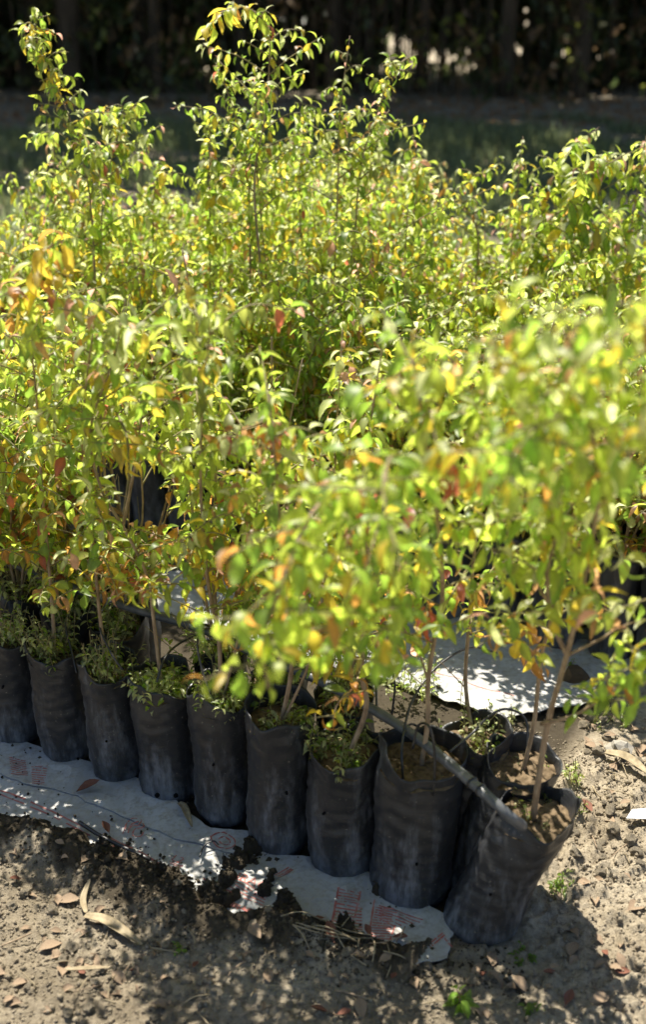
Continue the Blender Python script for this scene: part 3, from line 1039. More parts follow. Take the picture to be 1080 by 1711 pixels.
grow(9, [([b, far(915, 1215, 1.66), far(948, 1095, 1.60), far(978, 965, 1.52), far(1000, 830, 1.43), far(985, 700, 1.36), far(960, 600, 1.30), far(940, 520, 1.27)], .0078,
          dict(start=.48, nbr=13, t0=.42, bl=(.10, .22), size=.046)),
         ([far(905, 1210, 1.66), far(960, 1195, 1.60), far(1010, 1165, 1.55), far(1070, 1120, 1.5), far(1130, 1090, 1.5)], .0038,
          dict(start=.30, size=.042, nbr=8, t0=.35, bl=(.05, .12), mix={'orange': .25, 'lime': .4, 'green': .35}, bmix=MIX_BRIGHT, spacing=.04)),
         ([far(950, 1095, 1.60), far(1000, 1070, 1.58), far(1045, 1045, 1.55), far(1100, 1030, 1.5)], .0030,
          dict(start=.62, nbr=1, bl=(.05, .06), mix={'orange': .4, 'red': .3, 'pale': .3}, spacing=.04)),
         ([far(948, 1095, 1.60), far(925, 1040, 1.58), far(915, 960, 1.55), far(930, 880, 1.5), far(900, 760, 1.4), far(860, 640, 1.32), far(820, 560, 1.3)], .0045,
          dict(start=.25, nbr=10, t0=.3, bl=(.08, .2), bmix=None)),
         ([far(1000, 830, 1.43), far(1060, 740, 1.36), far(1090, 620, 1.3), far(1080, 520, 1.28)], .0038, dict(start=.1, nbr=7, t0=.1, bl=(.08, .18))),
         ([far(985, 700, 1.36), far(920, 700, 1.25), far(860, 760, 1.2), far(830, 840, 1.18)], .003,
          dict(start=.1, nbr=6, t0=.1, bl=(.07, .12), mix=MIX_BRIGHT, bmix=MIX_BRIGHT, rise=-.1))], 8)


# ---- rows behind in the front bed
def auto_plant(pl, base, H, nst=2, nbr=13, size=0.045, lean=V3((0, 0, 0)), start=0.33, seedmix=None, bl=(0.10, 0.25)):
    for k in range(nst):
        a = random.uniform(0, 6.28)
        hh = H * (1 if k == 0 else random.uniform(0.65, 0.95))
        o = V3((math.cos(a), math.sin(a), 0)) * (0.02 + 0.05 * k)
        pts = [base, base + o * 0.5 + V3((0, 0, hh * 0.25)) + lean * .15,
               base + o + V3((random.gauss(0, .02), random.gauss(0, .02), hh * 0.6)) + lean * .5,
               base + o * 1.6 + V3((random.gauss(0, .03), random.gauss(0, .03), hh)) + lean]
        path = pl.shoot(pts, .0052 if k == 0 else .0036, .0012, 0.022, size, start, seedmix, True, 0.25, True)
        pl.branches(path, nbr if k == 0 else max(3, nbr - 4), 0.28, 0.97, bl, size, 0.028, seedmix)


DESC = ['the bag cut by the picture edge', 'the second bag from the left', 'the slim nicked bag', 'the bag of pale weeds', 'the grey streaked bag', 'the open folded bag', 'the bluish dusty bag', 'the wide front bag', 'the leaning end bag']
# second-row bag beside the leaning one, open mouth towards the viewer
LB2 = {}
b = on(893, 1315, 0.29)
t = sapling_thing(b.x - .075, b.y + .060, 0.30, 0.070, (0.068, 0.012), 301, 'sapling in the wide open brownish bag right behind the leaning end bag', GR1, (9, .03, .009))
S['r'] = (t, V3((b.x - .01, b.y + .070, .258)), .075, .30)
base = S['r'][1]
grow('r', [([base, far(893, 1210, 1.82), far(905, 1100, 1.80), far(925, 1020, 1.75), far(935, 920, 1.7), far(930, 800, 1.62), far(900, 680, 1.55), far(880, 560, 1.5)], .0058,
            dict(start=.42, nbr=11, t0=.4, bl=(.10, .24))),
           ([far(905, 1100, 1.80), far(870, 1070, 1.72), far(845, 1050, 1.66), far(830, 1090, 1.62)], .0026, dict(start=.1, nbr=3, bl=(.05, .09), mix=MIX_AUT, bmix=MIX_LOW, rise=-.2)),
           ([far(925, 1020, 1.75), far(870, 930, 1.66), far(820, 830, 1.6), far(800, 720, 1.52), far(790, 620, 1.5)], .0036, dict(start=.15, nbr=8, t0=.2, bl=(.08, .2)))], 8)
b = on(795, 1262, 0.30)
t = sapling_thing(b.x, b.y + .06, 0.31, 0.066, (0.01, 0), 302, 'sapling in the dark bag with sunlit crumpled lip behind the wide front bag', GR1, (20, .10, .016))
S['q'] = (t, V3((b.x + .01, b.y + .06, .266)), .066, .31)
base = S['q'][1]
grow('q', [([base, far(779, 1150, 1.98), far(783, 1060, 1.98), far(790, 960, 1.92), far(800, 830, 1.85), far(790, 700, 1.8), far(780, 600, 1.75)], .0052,
            dict(start=.40, nbr=11, t0=.4)),
           ([far(779, 1150, 1.98), far(750, 1120, 1.96), far(720, 1090, 1.95)], .0018, dict(start=.95, nbr=0))], 8)
taken = [V3((S[k][0].location.x, S[k][0].location.y, 0)) for k in S]
n_back = 0
for row in (1, 2, 3):
    for k in range(-3, 12):
        u = k * 0.148 + (0.07 if row % 2 else 0) + random.uniform(-.012, .012) + 0.02
        nn_ = row * 0.150 + random.uniform(-.010, .010) + 0.005
        if row == 3: continue
        if row == 2 and u < 0.62: continue
        if row == 1 and u < -0.02: continue
        p = P0 + ROW_U * u + ROW_N * nn_
        if u > 1.25: continue
        if any((p - q).length < 0.128 for q in taken): continue
        taken.append(p)
        r = random.uniform(.058, .065); h = random.uniform(.27, .30)
        t = sapling_thing(p.x, p.y, h, r, (random.uniform(-.006, .006), 0), 400 + n_back,
                          ['', 'second', 'third', 'rearmost'][row] + ' row sapling of the front bed, behind ' + DESC[min(range(len(DESC)), key=lambda j: abs(rowu(S[j + 1][0].location.x, S[j + 1][0].location.y) - u))], GR1,
                          (56, random.choice((.15, .20, .26)), random.choice((.018, .022, .028))))
        pl = Plant(t.location)
        pl_base = V3((p.x, p.y, h * .86))
        auto_plant(pl, pl_base, random.uniform(.64, .84) if u > 0.5 else random.uniform(.80, .95), 3, 14, 0.050, V3((.03, -.12, 0)), 0.26)
        pl.build(t, True)
        n_back += 1

# ------------------------------------------------------------------ the rear bed
GR2 = 'potted saplings in the rear bed'
bag_protos = [bag_mesh(random.uniform(.28, .32), random.uniform(.060, .067), (random.uniform(-.01, .01), 0), 700 + k, 28, 14) for k in range(6)]
soil_protos = [soil_mesh(.30, .058, (0, 0), 800 + k) for k in range(3)]
MIX_G = {'green': .5, 'lime': .28, 'olive': .12, 'pale': .06, 'yellow': .03, 'brown': .01}
MIX_Y = {'lime': .50, 'yellow': .18, 'pale': .12, 'green': .1, 'orange': .02, 'brown': .05, 'olive': .03}
MIX_P = {'pale': .42, 'lime': .32, 'olive': .12, 'green': .1, 'brown': .04}
PM = [None, MIX_G, MIX_Y, None, MIX_P]
protos = []
for k in range(10):
    pl = Plant((0, 0, 0))
    auto_plant(pl, V3((0, 0, .26)), random.uniform(.58, .80), 3, 19, 0.047, V3((0, 0, 0)), 0.12, PM[k % 5], (.08, .22))
    protos.append(pl)
proto_mesh = {}
rest_mesh = {}


def proto_parts(k):
    if k not in proto_mesh:
        pl = protos[k]
        proto_mesh[k] = (pl.stem.mesh('stem', M['bark']), pl.twigs.mesh('twigs', M['twig']), joined_leaves(pl.leaves))
    return proto_mesh[k]


TALL = [  # picture points of a shoot, its distance, label
    ([(150, 330), (120, 210), (85, 125), (62, 70), (58, 12)], 3.45, 'tallest leafy sapling at the left of the rear bed, reaching the top edge', 1.0),
    ([(170, 350), (190, 250), (205, 195), (228, 178)], 3.5, 'sapling with a short hooked shoot right of the tallest left shoot', 1.0),
    ([(425, 320), (442, 200), (450, 110), (447, 45), (415, 14), (372, 18), (345, 45)], 3.4, 'sapling with the tall spindly shoot whose tip bends left at the top edge', .85),
    ([(415, 300), (395, 200), (375, 140), (361, 105)], 3.5, 'sapling with a pale shoot leaning left beside the tall spindly one', .8),
    ([(430, 290), (428, 180), (427, 108)], 3.55, 'sapling with a red tipped upright shoot close to the spindly one', .8),
    ([(565, 300), (568, 190), (577, 120), (585, 60)], 3.5, 'sapling with the upright pink tipped shoot in the middle of the rear bed', .8),
    ([(600, 300), (625, 210), (650, 130), (680, 95)], 3.45, 'sapling leaning right to a pink tip beside the upright middle shoot', .85),
    ([(500, 320), (505, 250), (511, 180)], 3.65, 'sapling with a short brownish shoot between the spindly and the middle shoots', .8),
    ([(350, 340), (350, 260), (352, 192)], 3.5, 'sapling with bright green broad leaves left of the spindly shoot', 1.1),
    ([(690, 380), (700, 300), (690, 225)], 3.6, 'sapling on the right shoulder of the middle clump, thickly leaved', 1.0),
    ([(855, 420), (865, 320), (875, 228)], 3.7, 'sapling with the upright pale tipped shoot at the right of the rear bed', .9),
    ([(890, 420), (920, 320), (950, 255), (1002, 213)], 3.6, 'sapling with a long shoot arching right to a curled yellow tip', 1.1),
    ([(960, 400), (985, 310), (1015, 270), (1050, 300)], 3.5, 'sapling with large drooping light green leaves near the right edge', 1.4),
    ([(1050, 420), (1066, 320), (1082, 225)], 3.5, 'sapling at the right picture edge with its shoot partly cut off', 1.0),
    ([(800, 400), (770, 330), (790, 300), (832, 278)], 3.6, 'sapling with a thin almost leafless shoot pointing right over the gap', .8),
    ([(255, 360), (262, 300), (268, 262)], 3.7, 'low topped sapling in the dip right of the left clump', .9),
]
tall_pos = []
for k, (pts, Y, lab, ls) in enumerate(TALL):
    wp = [far(px, py, Y + 0.02 * j) for j, (px, py) in enumerate(pts)]
    bx, by = wp[0].x + random.uniform(-.02, .02), Y + random.uniform(-.03, .03)
    t = empty('potted_sapling', (bx, by, 0.004))
    tag(t, lab, 'potted sapling', GR2)
    link('grow_bag', bag_protos[k % 6], t); link('soil', soil_protos[k % 3], t)
    tall_pos.append(V3((bx, by, 0)))
    pl = Plant(t.location)
    base = V3((bx, by, .26))
    full = [base, base.lerp(wp[0], .5) + V3((random.uniform(-.02, .02), 0, 0))] + wp
    spindly = k in (2, 5, 14)
    path = pl.shoot(full, .0052, .0011, 0.028 if spindly else 0.017, 0.047 * ls, 0.22, None, True, 0.35, True, skip=0.30 if spindly else 0.04)
    m_ = len(path)
    upper = {0: 18, 1: 9, 2: 2, 3: 5, 4: 4, 5: 4, 6: 9, 7: 6, 12: 6}.get(k, 5)
    cut = 0.60 if k != 0 else 0.55
    pl.branches(path, 14, 0.22, cut, (.10, .22), 0.048 * ls, 0.026)
    if upper:
        pl.branches(path, upper, cut, 0.96, (.05, .11) if k else (.05, .10), 0.044 * ls, 0.022)
    if k == 2:
        pl.shoot([far(447, 45, 3.46), far(415, 14, 3.4), far(375, 18, 3.3), far(345, 50, 3.25)], .002, .001, .014, .052, .05, {'yellow': .35, 'lime': .3, 'orange': .12, 'pale': .2}, False, .5)
    pl.build(t, True)

n_rear = 0
u_edge0 = -1.25
for row in range(10):
    for k in range(24):
        u = -1.55 + k * 0.150 + (0.075 if row % 2 else 0) + random.uniform(-.018, .018)
        nn_ = 1.03 + row * 0.145 + random.uniform(-.012, .012)
        p = P0 + ROW_U * u + ROW_N * nn_
        # keep what the view can show, with a margin
        if abs(p.x) > 0.30 * p.y + 0.30 or p.y < 2.55 or p.y > 4.75: continue
        if any((p - q).length < 0.12 for q in tall_pos): continue
        if p.x > 0.35 and p.y > 4.05: continue
        front = row <= 1
        xx = p.x * 3.5 / p.y
        mound = 0.20 * math.exp(-((xx + .76) / .12) ** 2) + 0.15 * math.exp(-((xx - .02) / .26) ** 2) + .06 * math.exp(-((xx - .75) / .15) ** 2)
        t = empty('potted_sapling', (p.x, p.y, 0.004))
        right = p.x > 0.32
        tag(t, ('leafy sapling in a black bag on the near edge of the rear bed' if front else
                ('lower sparser sapling on the right side of the rear bed' if right else 'bushy yellow green sapling packed in the middle of the rear bed')),
            'potted sapling', GR2)
        link('grow_bag', bag_protos[random.randrange(6)], t); link('soil', soil_protos[random.randrange(3)], t)
        ki = random.randrange(10)
        holder_rot = random.uniform(0, 6.28)
        sc_ = random.uniform(0.86, 1.04) * ((0.90 if right else 0.97) + mound)
        if front:
            pl0 = protos[ki]
            pl = Plant((0, 0, 0))
            rot = Matrix.Rotation(holder_rot, 3, 'Z')
            st, br, _f = proto_parts(ki)
            a = link('stem', st, t); c = link('twigs', br, t); c['kind'] = 'stuff'
            for q in (a, c):
                q.rotation_euler.z = holder_rot; q.scale = (1, 1, sc_)
            sub = pl0.leaves[::2][:290]; rest = [L for L in pl0.leaves if id(L) not in set(map(id, sub))]
            for (lp, x, y, z, sz, cls, sh) in sub:
                if lp.z < 0.42 and random.random() < 0.6: continue
                o = bpy.data.objects.new('leaf', leaf_mesh(cls, sh)); COL.objects.link(o); o.parent = t
                q = rot @ lp
                if lp.z < 0.36 or in_gap(t.location + V3((q.x, q.y, q.z * sc_))): continue
                X = rot @ x * sz; Yv = rot @ y * sz; Z = rot @ z * sz
                o.matrix_basis = Matrix(((X.x, Yv.x, Z.x, q.x), (X.y, Yv.y, Z.y, q.y), (X.z, Yv.z, Z.z, q.z * sc_), (0, 0, 0, 1)))
            rest = [L for L in rest if L[0].z > .38 and not in_gap(t.location + V3(((rot @ L[0]).x, (rot @ L[0]).y, L[0].z * sc_)))]
            if rest:
                q = link('foliage', joined_leaves(rest), t); q.rotation_euler.z = holder_rot; q.scale = (1, 1, sc_); q['kind'] = 'stuff'
        else:
            st, br, fo = proto_parts(ki)
            for nm, m_ in (('stem', st), ('twigs', br), ('foliage', fo)):
                q = link(nm, m_, t)
                q.rotation_euler.z = holder_rot; q.scale = (1, 1, sc_)
                if nm != 'stem': q['kind'] = 'stuff'
        n_rear += 1

# ------------------------------------------------------------------ irrigation
HZ = 0.345
hp = [on(-90, 885, HZ), on(10, 937, HZ), on(120, 982, HZ), on(240, 1022, HZ), on(340, 1052, HZ), on(440, 1098, HZ), on(540, 1140, HZ), on(640, 1195, HZ), on(700, 1235, HZ), on(760, 1283, HZ + .005),
      on(815, 1330, HZ + .004), on(850, 1362, HZ - .012), on(878, 1383, HZ - .045)]
tb = Tubes()
path = smooth_path(hp, 8)
rad = [0.0098 + .0004 * math.sin(i * 1.7) for i in range(len(path))]
rad[-1] = .006; rad[-2] = .009
tb.add(path, rad, 16)
hose = link('irrigation_hose', tb.mesh('irrigation_hose', M['hose']), None)
tag(hose, 'grey plastic irrigation hose lying across the bag mouths and ending in the leaning bag', 'hose')
cl = Tubes()
i0 = len(path) - 21
for j in (0, 2):
    cl.add([path[i0 + j], path[i0 + j].lerp(path[i0 + j + 1], 0.35)], 0.0120, 16)
link('hose_clip', cl.mesh('hose_clip', M['tube']), hose)


def drip(pts, label, r=0.0024):
    tb = Tubes(); tb.add(smooth_path(pts, 8), r, 8)
    tag(link('drip_tube', tb.mesh('drip_tube', M['tube']), None), label, 'drip tube', 'thin black drip tubes')


hs = lambda px, py: on(px, py, HZ)
drip([hs(745, 1262), far(700, 1215, 1.90), far(680, 1215, 1.86), far(672, 1250, 1.80), far(674, 1310, 1.77)], 'thin black drip tube looping over the hose into the wide front bag, left leg')
drip([hs(690, 1250), far(700, 1212, 1.80), far(718, 1215, 1.76), far(727, 1260, 1.75), far(725, 1330, 1.74)], 'thin black drip tube dropping beside the stem in the wide front bag')
drip([far(674, 1225, 1.84), far(690, 1170, 1.90), far(730, 1115, 1.97), far(785, 1082, 2.02), far(830, 1090, 2.04)], 'thin black drip tube rising in a long curve behind the thin upright stem')
drip([hs(752, 1256), far(790, 1225, 1.86), far(820, 1195, 1.88), far(850, 1185, 1.90), far(880, 1205, 1.90), far(882, 1270, 1.86)], 'black drip tube arching from the hose into the open brownish bag')
drip([hs(630, 1190), far(630, 1130, 1.98), far(645, 1105, 2.0), far(660, 1140, 2.0), far(655, 1200, 1.98)], 'small looped drip tube behind the curved stem')
drip([hs(345, 1053), far(300, 1075, 2.18), far(275, 1100, 2.10), far(262, 1140, 2.06)], 'black drip tube curving down into the bag full of pale weeds')
drip([hs(400, 1078), far(350, 1050, 2.15), far(330, 1070, 2.06), far(338, 1120, 2.02), far(352, 1160, 1.99)], 'black drip tube entering the dusty grey streaked bag')
drip([hs(130, 986), far(110, 1040, 2.28), far(120, 1090, 2.22), far(128, 1125, 2.19)], 'black drip tube hanging between the second and third bags from the left')
drip([hs(180, 1003), far(165, 1040, 2.2), far(185, 1090, 2.12), far(205, 1120, 2.10)], 'black drip tube crossing the slim bag mouth')

# ------------------------------------------------------------------ litter on the ground
def gh(x, y): return float(ground_height(np.array([x]), np.array([y]))[0])


def surf(px, py):
    p = on(px, py); p.z = max(gh(p.x, p.y), 0.0)
    inside = rown(p.x, p.y) > np.interp(rowu(p.x, p.y), fe_u, fe_n) and p.x < 0.3
    if inside: p.z = max(p.z, MAT_Z + 0.011)
    return p


DRY = [np_mesh('dead_leaf', *leaf_template(*a), m_) for a, m_ in (((0.8, .5, .24, .2), M['dryleaf']), ((1.4, .9, .2, .5), M['dryleaf']), ((-.6, .8, .22, -.4), M['redleaf']), ((0.3, .4, .26, 0), M['dryleaf']))]


def dead_leaf(px, py, ang, size, k, label, group='dead leaves lying on the soil'):
    p = surf(px, py)
    o = link('dead_leaf', DRY[k], None, p + V3((0, 0, .005)))
    o.rotation_euler = (random.uniform(-.15, .25), random.uniform(-.3, .3), ang)
    o.scale = (size,) * 3
    tag(o, label, 'dead leaf', group)


NAMED = [((545, 1552), 2.0, .030, 2, 'rust red leaf on the sack left of the red stripe blocks'),
         ((620, 1592), 0.3, .030, 2, 'small upright rust leaf at the sack edge under the stripe blocks'),
         ((652, 1585), -2.0, .036, 2, 'rust brown leaf lying on the white sack near the leaning bag'),
         ((125, 1342), -1.2, .060, 2, 'orange red crumbled leaf on the sack flap at the left'),
         ((185, 1412), 0.6, .036, 2, 'half round brown leaf beside the black tube piece'),
         ((60, 1438), -1.1, .055, 0, 'dark brown leaf on the soil at the left below the sack'),
         ((440, 1655), -0.7, .060, 1, 'pale curled leaf on the dappled soil near the bottom'),
         ((172, 1625), 1.0, .060, 3, 'tan curled leaf among the litter at the lower left'),
         ((105, 1645), 0.1, .050, 0, 'brown leaf left of the tan curled leaf at the lower left'),
         ((990, 1378), 0.4, .040, 2, 'dark red leaf on the sunlit soil right of the leaning bag'),
         ((1045, 1535), -1.0, .060, 0, 'dark leaf casting a shadow at the right edge of the sunlit soil'),
         ((1040, 1635), 0.9, .030, 0, 'small brown leaf on sunlit soil at the lower right'),
         ((1020, 1680), 2.0, .045, 3, 'pale leaf lying on sunlit soil in the lower right corner'),
         ((15, 1640), 1.5, .06, 0, 'brown leaf cut by the left edge near the bottom'),
         ((250, 1690), -1.7, .05, 1, 'reddish brown leaf near the bottom left of centre')]
for (pp, a_, s_, k_, l_) in NAMED: dead_leaf(pp[0], pp[1], a_, s_, k_, l_)
for k in range(150):
    px = random.uniform(0, 1080); py = random.uniform(1440, 1710)
    p = on(px, py)
    if rown(p.x, p.y) > np.interp(rowu(p.x, p.y), fe_u, fe_n) - .01 and px < 900: continue
    dead_leaf(px, py, random.uniform(0, 6.28), random.uniform(.018, .05), random.choice((0, 1, 3, 3, 0, 1, 2)), 'small dead leaf among the soil litter of the foreground', 'small dead leaves in the litter')
for k in range(30):
    px = random.uniform(960, 1080); py = random.uniform(1180, 1400)
    dead_leaf(px, py, random.uniform(0, 6.28), random.uniform(.018, .045), random.choice((0, 1, 3, 3, 0, 1)), 'small dead leaf on the path right of the bags', 'small dead leaves on the path')

# bamboo-like sheath
def blade(name, pts, w, m_, label, cat, group=None):
    path = smooth_path(pts, 6)
    V = []; Fc = []
    n = len(path)
    for i, p in enumerate(path):
        t = path[min(i + 1, n - 1)] - path[max(i - 1, 0)]; t.normalize()
        s = t.cross(V3((0, 0, 1))).normalized()
        q = i / (n - 1)
        ww = w * math.sin(math.pi * min(1, 0.12 + q * 0.86)) ** 0.6
        for k, (dx, dz) in enumerate(((-1, .45), (-.5, .1), (0, 0), (.5, .1), (1, .45))):
            V.append(p + s * dx * ww + V3((0, 0, dz * ww)))
        for k, (dx, dz) in enumerate(((1, .45), (.5, .1), (0, 0), (-.5, .1), (-1, .45))):
            V.append(p + s * dx * ww + V3((0, 0, dz * ww + 0.0012)))
    for i in range(n - 1):
        for k in range(10):
            a = i * 10 + k; b = i * 10 + (k + 1) % 10
            Fc.append((a, b, b + 10, a + 10))
    o = link(name, mesh(name, V, Fc, m_)); tag(o, label, cat, group); return o


def sp(px, py, dz=0.006):
    p = surf(px, py); p.z += dz; return p


blade('dry_sheath', [sp(142, 1543, .012), sp(175, 1555, .014), sp(205, 1572, .012), sp(238, 1590, .008)], .011, M['straw'], 'long pale dry bamboo sheath lying on the dappled soil', 'dry leaf')
blade('dry_sheath', [sp(145, 1540, .014), sp(140, 1515, .012), sp(152, 1490, .01)], .006, M['straw'], 'short dry sheath end bent up from the long pale one', 'dry leaf')
blade('dry_sheath', [sp(1010, 1275, .012), sp(1045, 1290, .02), sp(1082, 1318, .012)], .013, M['straw'], 'pale dry sheath on the path at the right edge', 'dry leaf')
blade('dry_sheath', [sp(110, 1637, .01), sp(150, 1633, .012), sp(185, 1632, .01)], .004, M['straw'], 'straight pale straw strip among lower left litter', 'dry leaf')
blade('dry_sheath', [sp(300, 1362, .008), sp(310, 1375, .012), sp(322, 1400, .004)], .008, M['straw'], 'brown dry strip wedged in front of the bags on the sack', 'dry leaf')
tb = Tubes(); tb.add(smooth_path([sp(134, 1393, .006), sp(170, 1416, .005), sp(205, 1434, .006), sp(252, 1456, .006)], 5), .0042, 10)
tag(link('tube_offcut', tb.mesh('tube_offcut', M['tube'])), 'short black tube offcut lying on the white sack edge', 'tube')
tb = Tubes(); tb.add(smooth_path([sp(334, 1450, .004), sp(343, 1432, .006), sp(358, 1426, .008), sp(366, 1430, .004)], 5), .0016, 6)
tag(link('wire_piece', tb.mesh('wire_piece', M['tube'])), 'bent black wire on the sack by the dark soil patch', 'wire')

STEMS = [[(470, 1572), (505, 1561), (550, 1568), (600, 1572)], [(492, 1588), (530, 1598), (575, 1606), (620, 1600)], [(495, 1580), (540, 1600), (600, 1607)],
         [(560, 1598), (580, 1625), (612, 1645)], [(510, 1590), (545, 1595), (600, 1612)], [(575, 1565), (572, 1590), (580, 1600)], [(490, 1585), (505, 1600), (518, 1615)],
         [(545, 1572), (580, 1590), (620, 1596)], [(620, 1596), (626, 1620), (622, 1640)], [(640, 1628), (670, 1632), (694, 1633)], [(600, 1605), (598, 1622)]]
for k, ln in enumerate(STEMS):
    tb = Tubes(); tb.add(smooth_path([sp(*p, .004 + .006 * ((k + j) % 2)) for j, p in enumerate(ln)], 4), .0015, 5)
    tag(link('dry_stalk', tb.mesh('dry_stalk', M['straw'])), 'dry grass stalk in the tangled bunch below the red striped sack', 'stalk', 'dry stalks by the sack edge')
for k in range(46):
    if k < 30: px = random.uniform(0, 720); py = random.uniform(1560, 1711)
    else: px = random.uniform(950, 1090); py = random.uniform(1180, 1480)
    a = random.uniform(0, 6.28); l = random.uniform(.02, .07)
    p = sp(px, py, .005)
    tb = Tubes(); q = p + V3((math.cos(a) * l, math.sin(a) * l, random.uniform(0, .008)))
    q.z = max(q.z, gh(q.x, q.y) + .003)
    tb.add(smooth_path([p, p.lerp(q, .5) + V3((random.gauss(0, .004), random.gauss(0, .004), .002)), q], 3), random.uniform(.0007, .0018), 5)
    tag(link('twig', tb.mesh('twig', M['straw'] if k % 3 else M['bark'])),
        'thin dry twig lying in the foreground litter' if k < 30 else 'thin dry twig on the path at the right', 'twig', 'twigs in the foreground' if k < 30 else 'twigs on the path')

# clods, stones and crumbs
def clod_mesh(name, seed, m_, flat=.65):
    rr = np.random.default_rng(seed)
    import bmesh
    bm = bmesh.new(); bmesh.ops.create_icosphere(bm, subdivisions=2, radius=1)
    ph_ = rr.uniform(0, 6, 9)
    for v in bm.verts:
        c = v.co
        k = 1 + .22 * math.sin(3 * c.x + ph_[0]) * math.sin(3.3 * c.y + ph_[1]) + .15 * math.sin(6 * c.z + ph_[2] + 4 * c.x) + rr.uniform(-.07, .07)
        v.co = V3((c.x * k, c.y * k * .85, c.z * k * flat))
    me = bpy.data.meshes.new(name); bm.to_mesh(me); bm.free(); me.materials.append(m_)
    return me


CL = [clod_mesh('soil_clod', k, M['soil']) for k in range(5)]
for k in range(90):
    if k < 55: px = random.uniform(0, 960); py = random.uniform(1450, 1711); r_ = random.uniform(.005, .013)
    else: px = random.uniform(955, 1090); py = random.uniform(1160, 1480); r_ = random.uniform(.006, .016)
    p = on(px, py)
    if k < 55 and rown(p.x, p.y) > np.interp(rowu(p.x, p.y), fe_u, fe_n) - .01: continue
    o = link('soil_clod', CL[k % 5], None, (p.x, p.y, gh(p.x, p.y) + r_ * .35))
    o.scale = (r_,) * 3; o.rotation_euler = (random.uniform(-.4, .4), random.uniform(-.4, .4), random.uniform(0, 6.28))
    tag(o, 'dry clod of soil in front of the sacks' if k < 55 else 'dry clod of soil on the path right of the bags', 'clod', 'soil clods in the foreground' if k < 55 else 'soil clods on the path')
for (px, py, r_, lab) in [(1030, 1090, .045, 'dark rounded stone on the pale sack at the right edge'), (960, 1140, .035, 'grey stone at the near edge of the pale sack, behind the orange leaves'),
                          (1035, 1262, .030, 'grey rounded stone on the path at the right'), (1062, 1075, .04, 'dark stone half cut by the right edge, next to the rounded one')]:
    p = on(px, py)
    o = link('stone', clod_mesh('stone', int(px), M['stone'] if py > 1200 else M['potsoil'], .75), None, (p.x, p.y, r_ * .4 + .004)); o.scale = (r_,) * 3
    tag(o, lab, 'stone')
# white plastic scrap
p = on(1066, 1385)
bmv = [(-.03, -.012, 0), (.05, -.02, .004), (.06, .018, .006), (-.012, .014, .002)]
Vq = [V3(v) for v in bmv] + [V3(v) + V3((0, 0, .0015)) for v in bmv]
o = link('plastic_scrap', mesh('plastic_scrap', Vq, [(3, 2, 1, 0), (4, 5, 6, 7), (0, 1, 5, 4), (1, 2, 6, 5), (2, 3, 7, 6), (3, 0, 4, 7)], M['whiteplastic'], False), None, (p.x, p.y, gh(p.x, p.y) + .016))
tag(o, 'flat white plastic scrap on the path, cut by the right edge', 'scrap')
# crumbs
N = 40000
cpx = RNG.uniform(-0.75, 1.15, N); cpy = RNG.uniform(1.42, 2.7, N)
spill = []
for (pp, rr_) in SOIL_PATCHES:
    c = on(*pp); k = 260
    spill.append(np.stack([RNG.normal(c.x, rr_ * .9, k), RNG.normal(c.y, rr_ * .9, k)], -1))
spill = np.concatenate(spill)
nn_ = rown(cpx, cpy); ee = np.interp(rowu(cpx, cpy), fe_u, fe_n)
keep = (nn_ < ee + RNG.normal(0, .02, N)) | ((cpx > 0.42) & (nn_ < 0.62)) | (RNG.random(N) < 0.05)
cpx, cpy = np.concatenate([cpx[keep], spill[:, 0]]), np.concatenate([cpy[keep], spill[:, 1]])
hz = np.maximum(ground_height(cpx, cpy), np.where((rown(cpx, cpy) > np.interp(rowu(cpx, cpy), fe_u, fe_n)) & (cpx < .3), MAT_Z + .004, -1))
r_ = RNG.gamma(1.6, 0.0011, len(cpx)) + .0007
T = np.array([(1, 0, 0), (-1, 0, 0), (0, 1, 0), (0, -1, 0), (0, 0, 1), (0, 0, -1)], float)
TF = np.array([(0, 2, 4), (2, 1, 4), (1, 3, 4), (3, 0, 4), (2, 0, 5), (1, 2, 5), (3, 1, 5), (0, 3, 5)])
W = T[None] * r_[:, None, None] * RNG.uniform(.6, 1.3, (len(cpx), 6, 1))
ca = RNG.uniform(0, 6.28, len(cpx)); cc, ss = np.cos(ca)[:, None], np.sin(ca)[:, None]
W = np.stack([W[..., 0] * cc - W[..., 1] * ss, W[..., 0] * ss + W[..., 1] * cc, W[..., 2]], -1)
W += np.stack([cpx, cpy, hz + r_ * .3], -1)[:, None]
cme = np_mesh('soil_crumbs', W.reshape(-1, 3), (TF[None] + (np.arange(len(cpx)) * 6)[:, None, None]).reshape(-1, 3), M['soil'], False)
cdm = np.clip(.30 * (cpx < .38) + (rown(cpx, cpy) - np.interp(rowu(cpx, cpy), fe_u, fe_n) + 0.095 + RNG.normal(0, .02, len(cpx))) / 0.05, 0, 1) * (cpx < .36) * .93  # crumbs: damp by the sack edge, painted shade on the left side
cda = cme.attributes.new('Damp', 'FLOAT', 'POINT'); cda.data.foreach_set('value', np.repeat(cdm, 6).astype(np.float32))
o = link('soil_crumbs', cme)
tag(o, 'loose crumbs of soil scattered over the ground', 'soil crumbs', kind='stuff')


# seedlings and weeds on the ground
def ground_weed(px, py, n, spread, hgt, size, label, mix=WEED_PAL, per=8):
    p = surf(px, py)
    t = empty('weed', p); tag(t, label, 'weed', 'weeds on the ground')
    lv, tb = weed_leaves((0, 0, 0), n, spread, hgt, size, mix, per)
    st = link('stalks', tb.mesh('stalks', M['twig']), t); st['kind'] = 'stuff'
    o = link('foliage', joined_leaves(lv), t); o['kind'] = 'stuff'


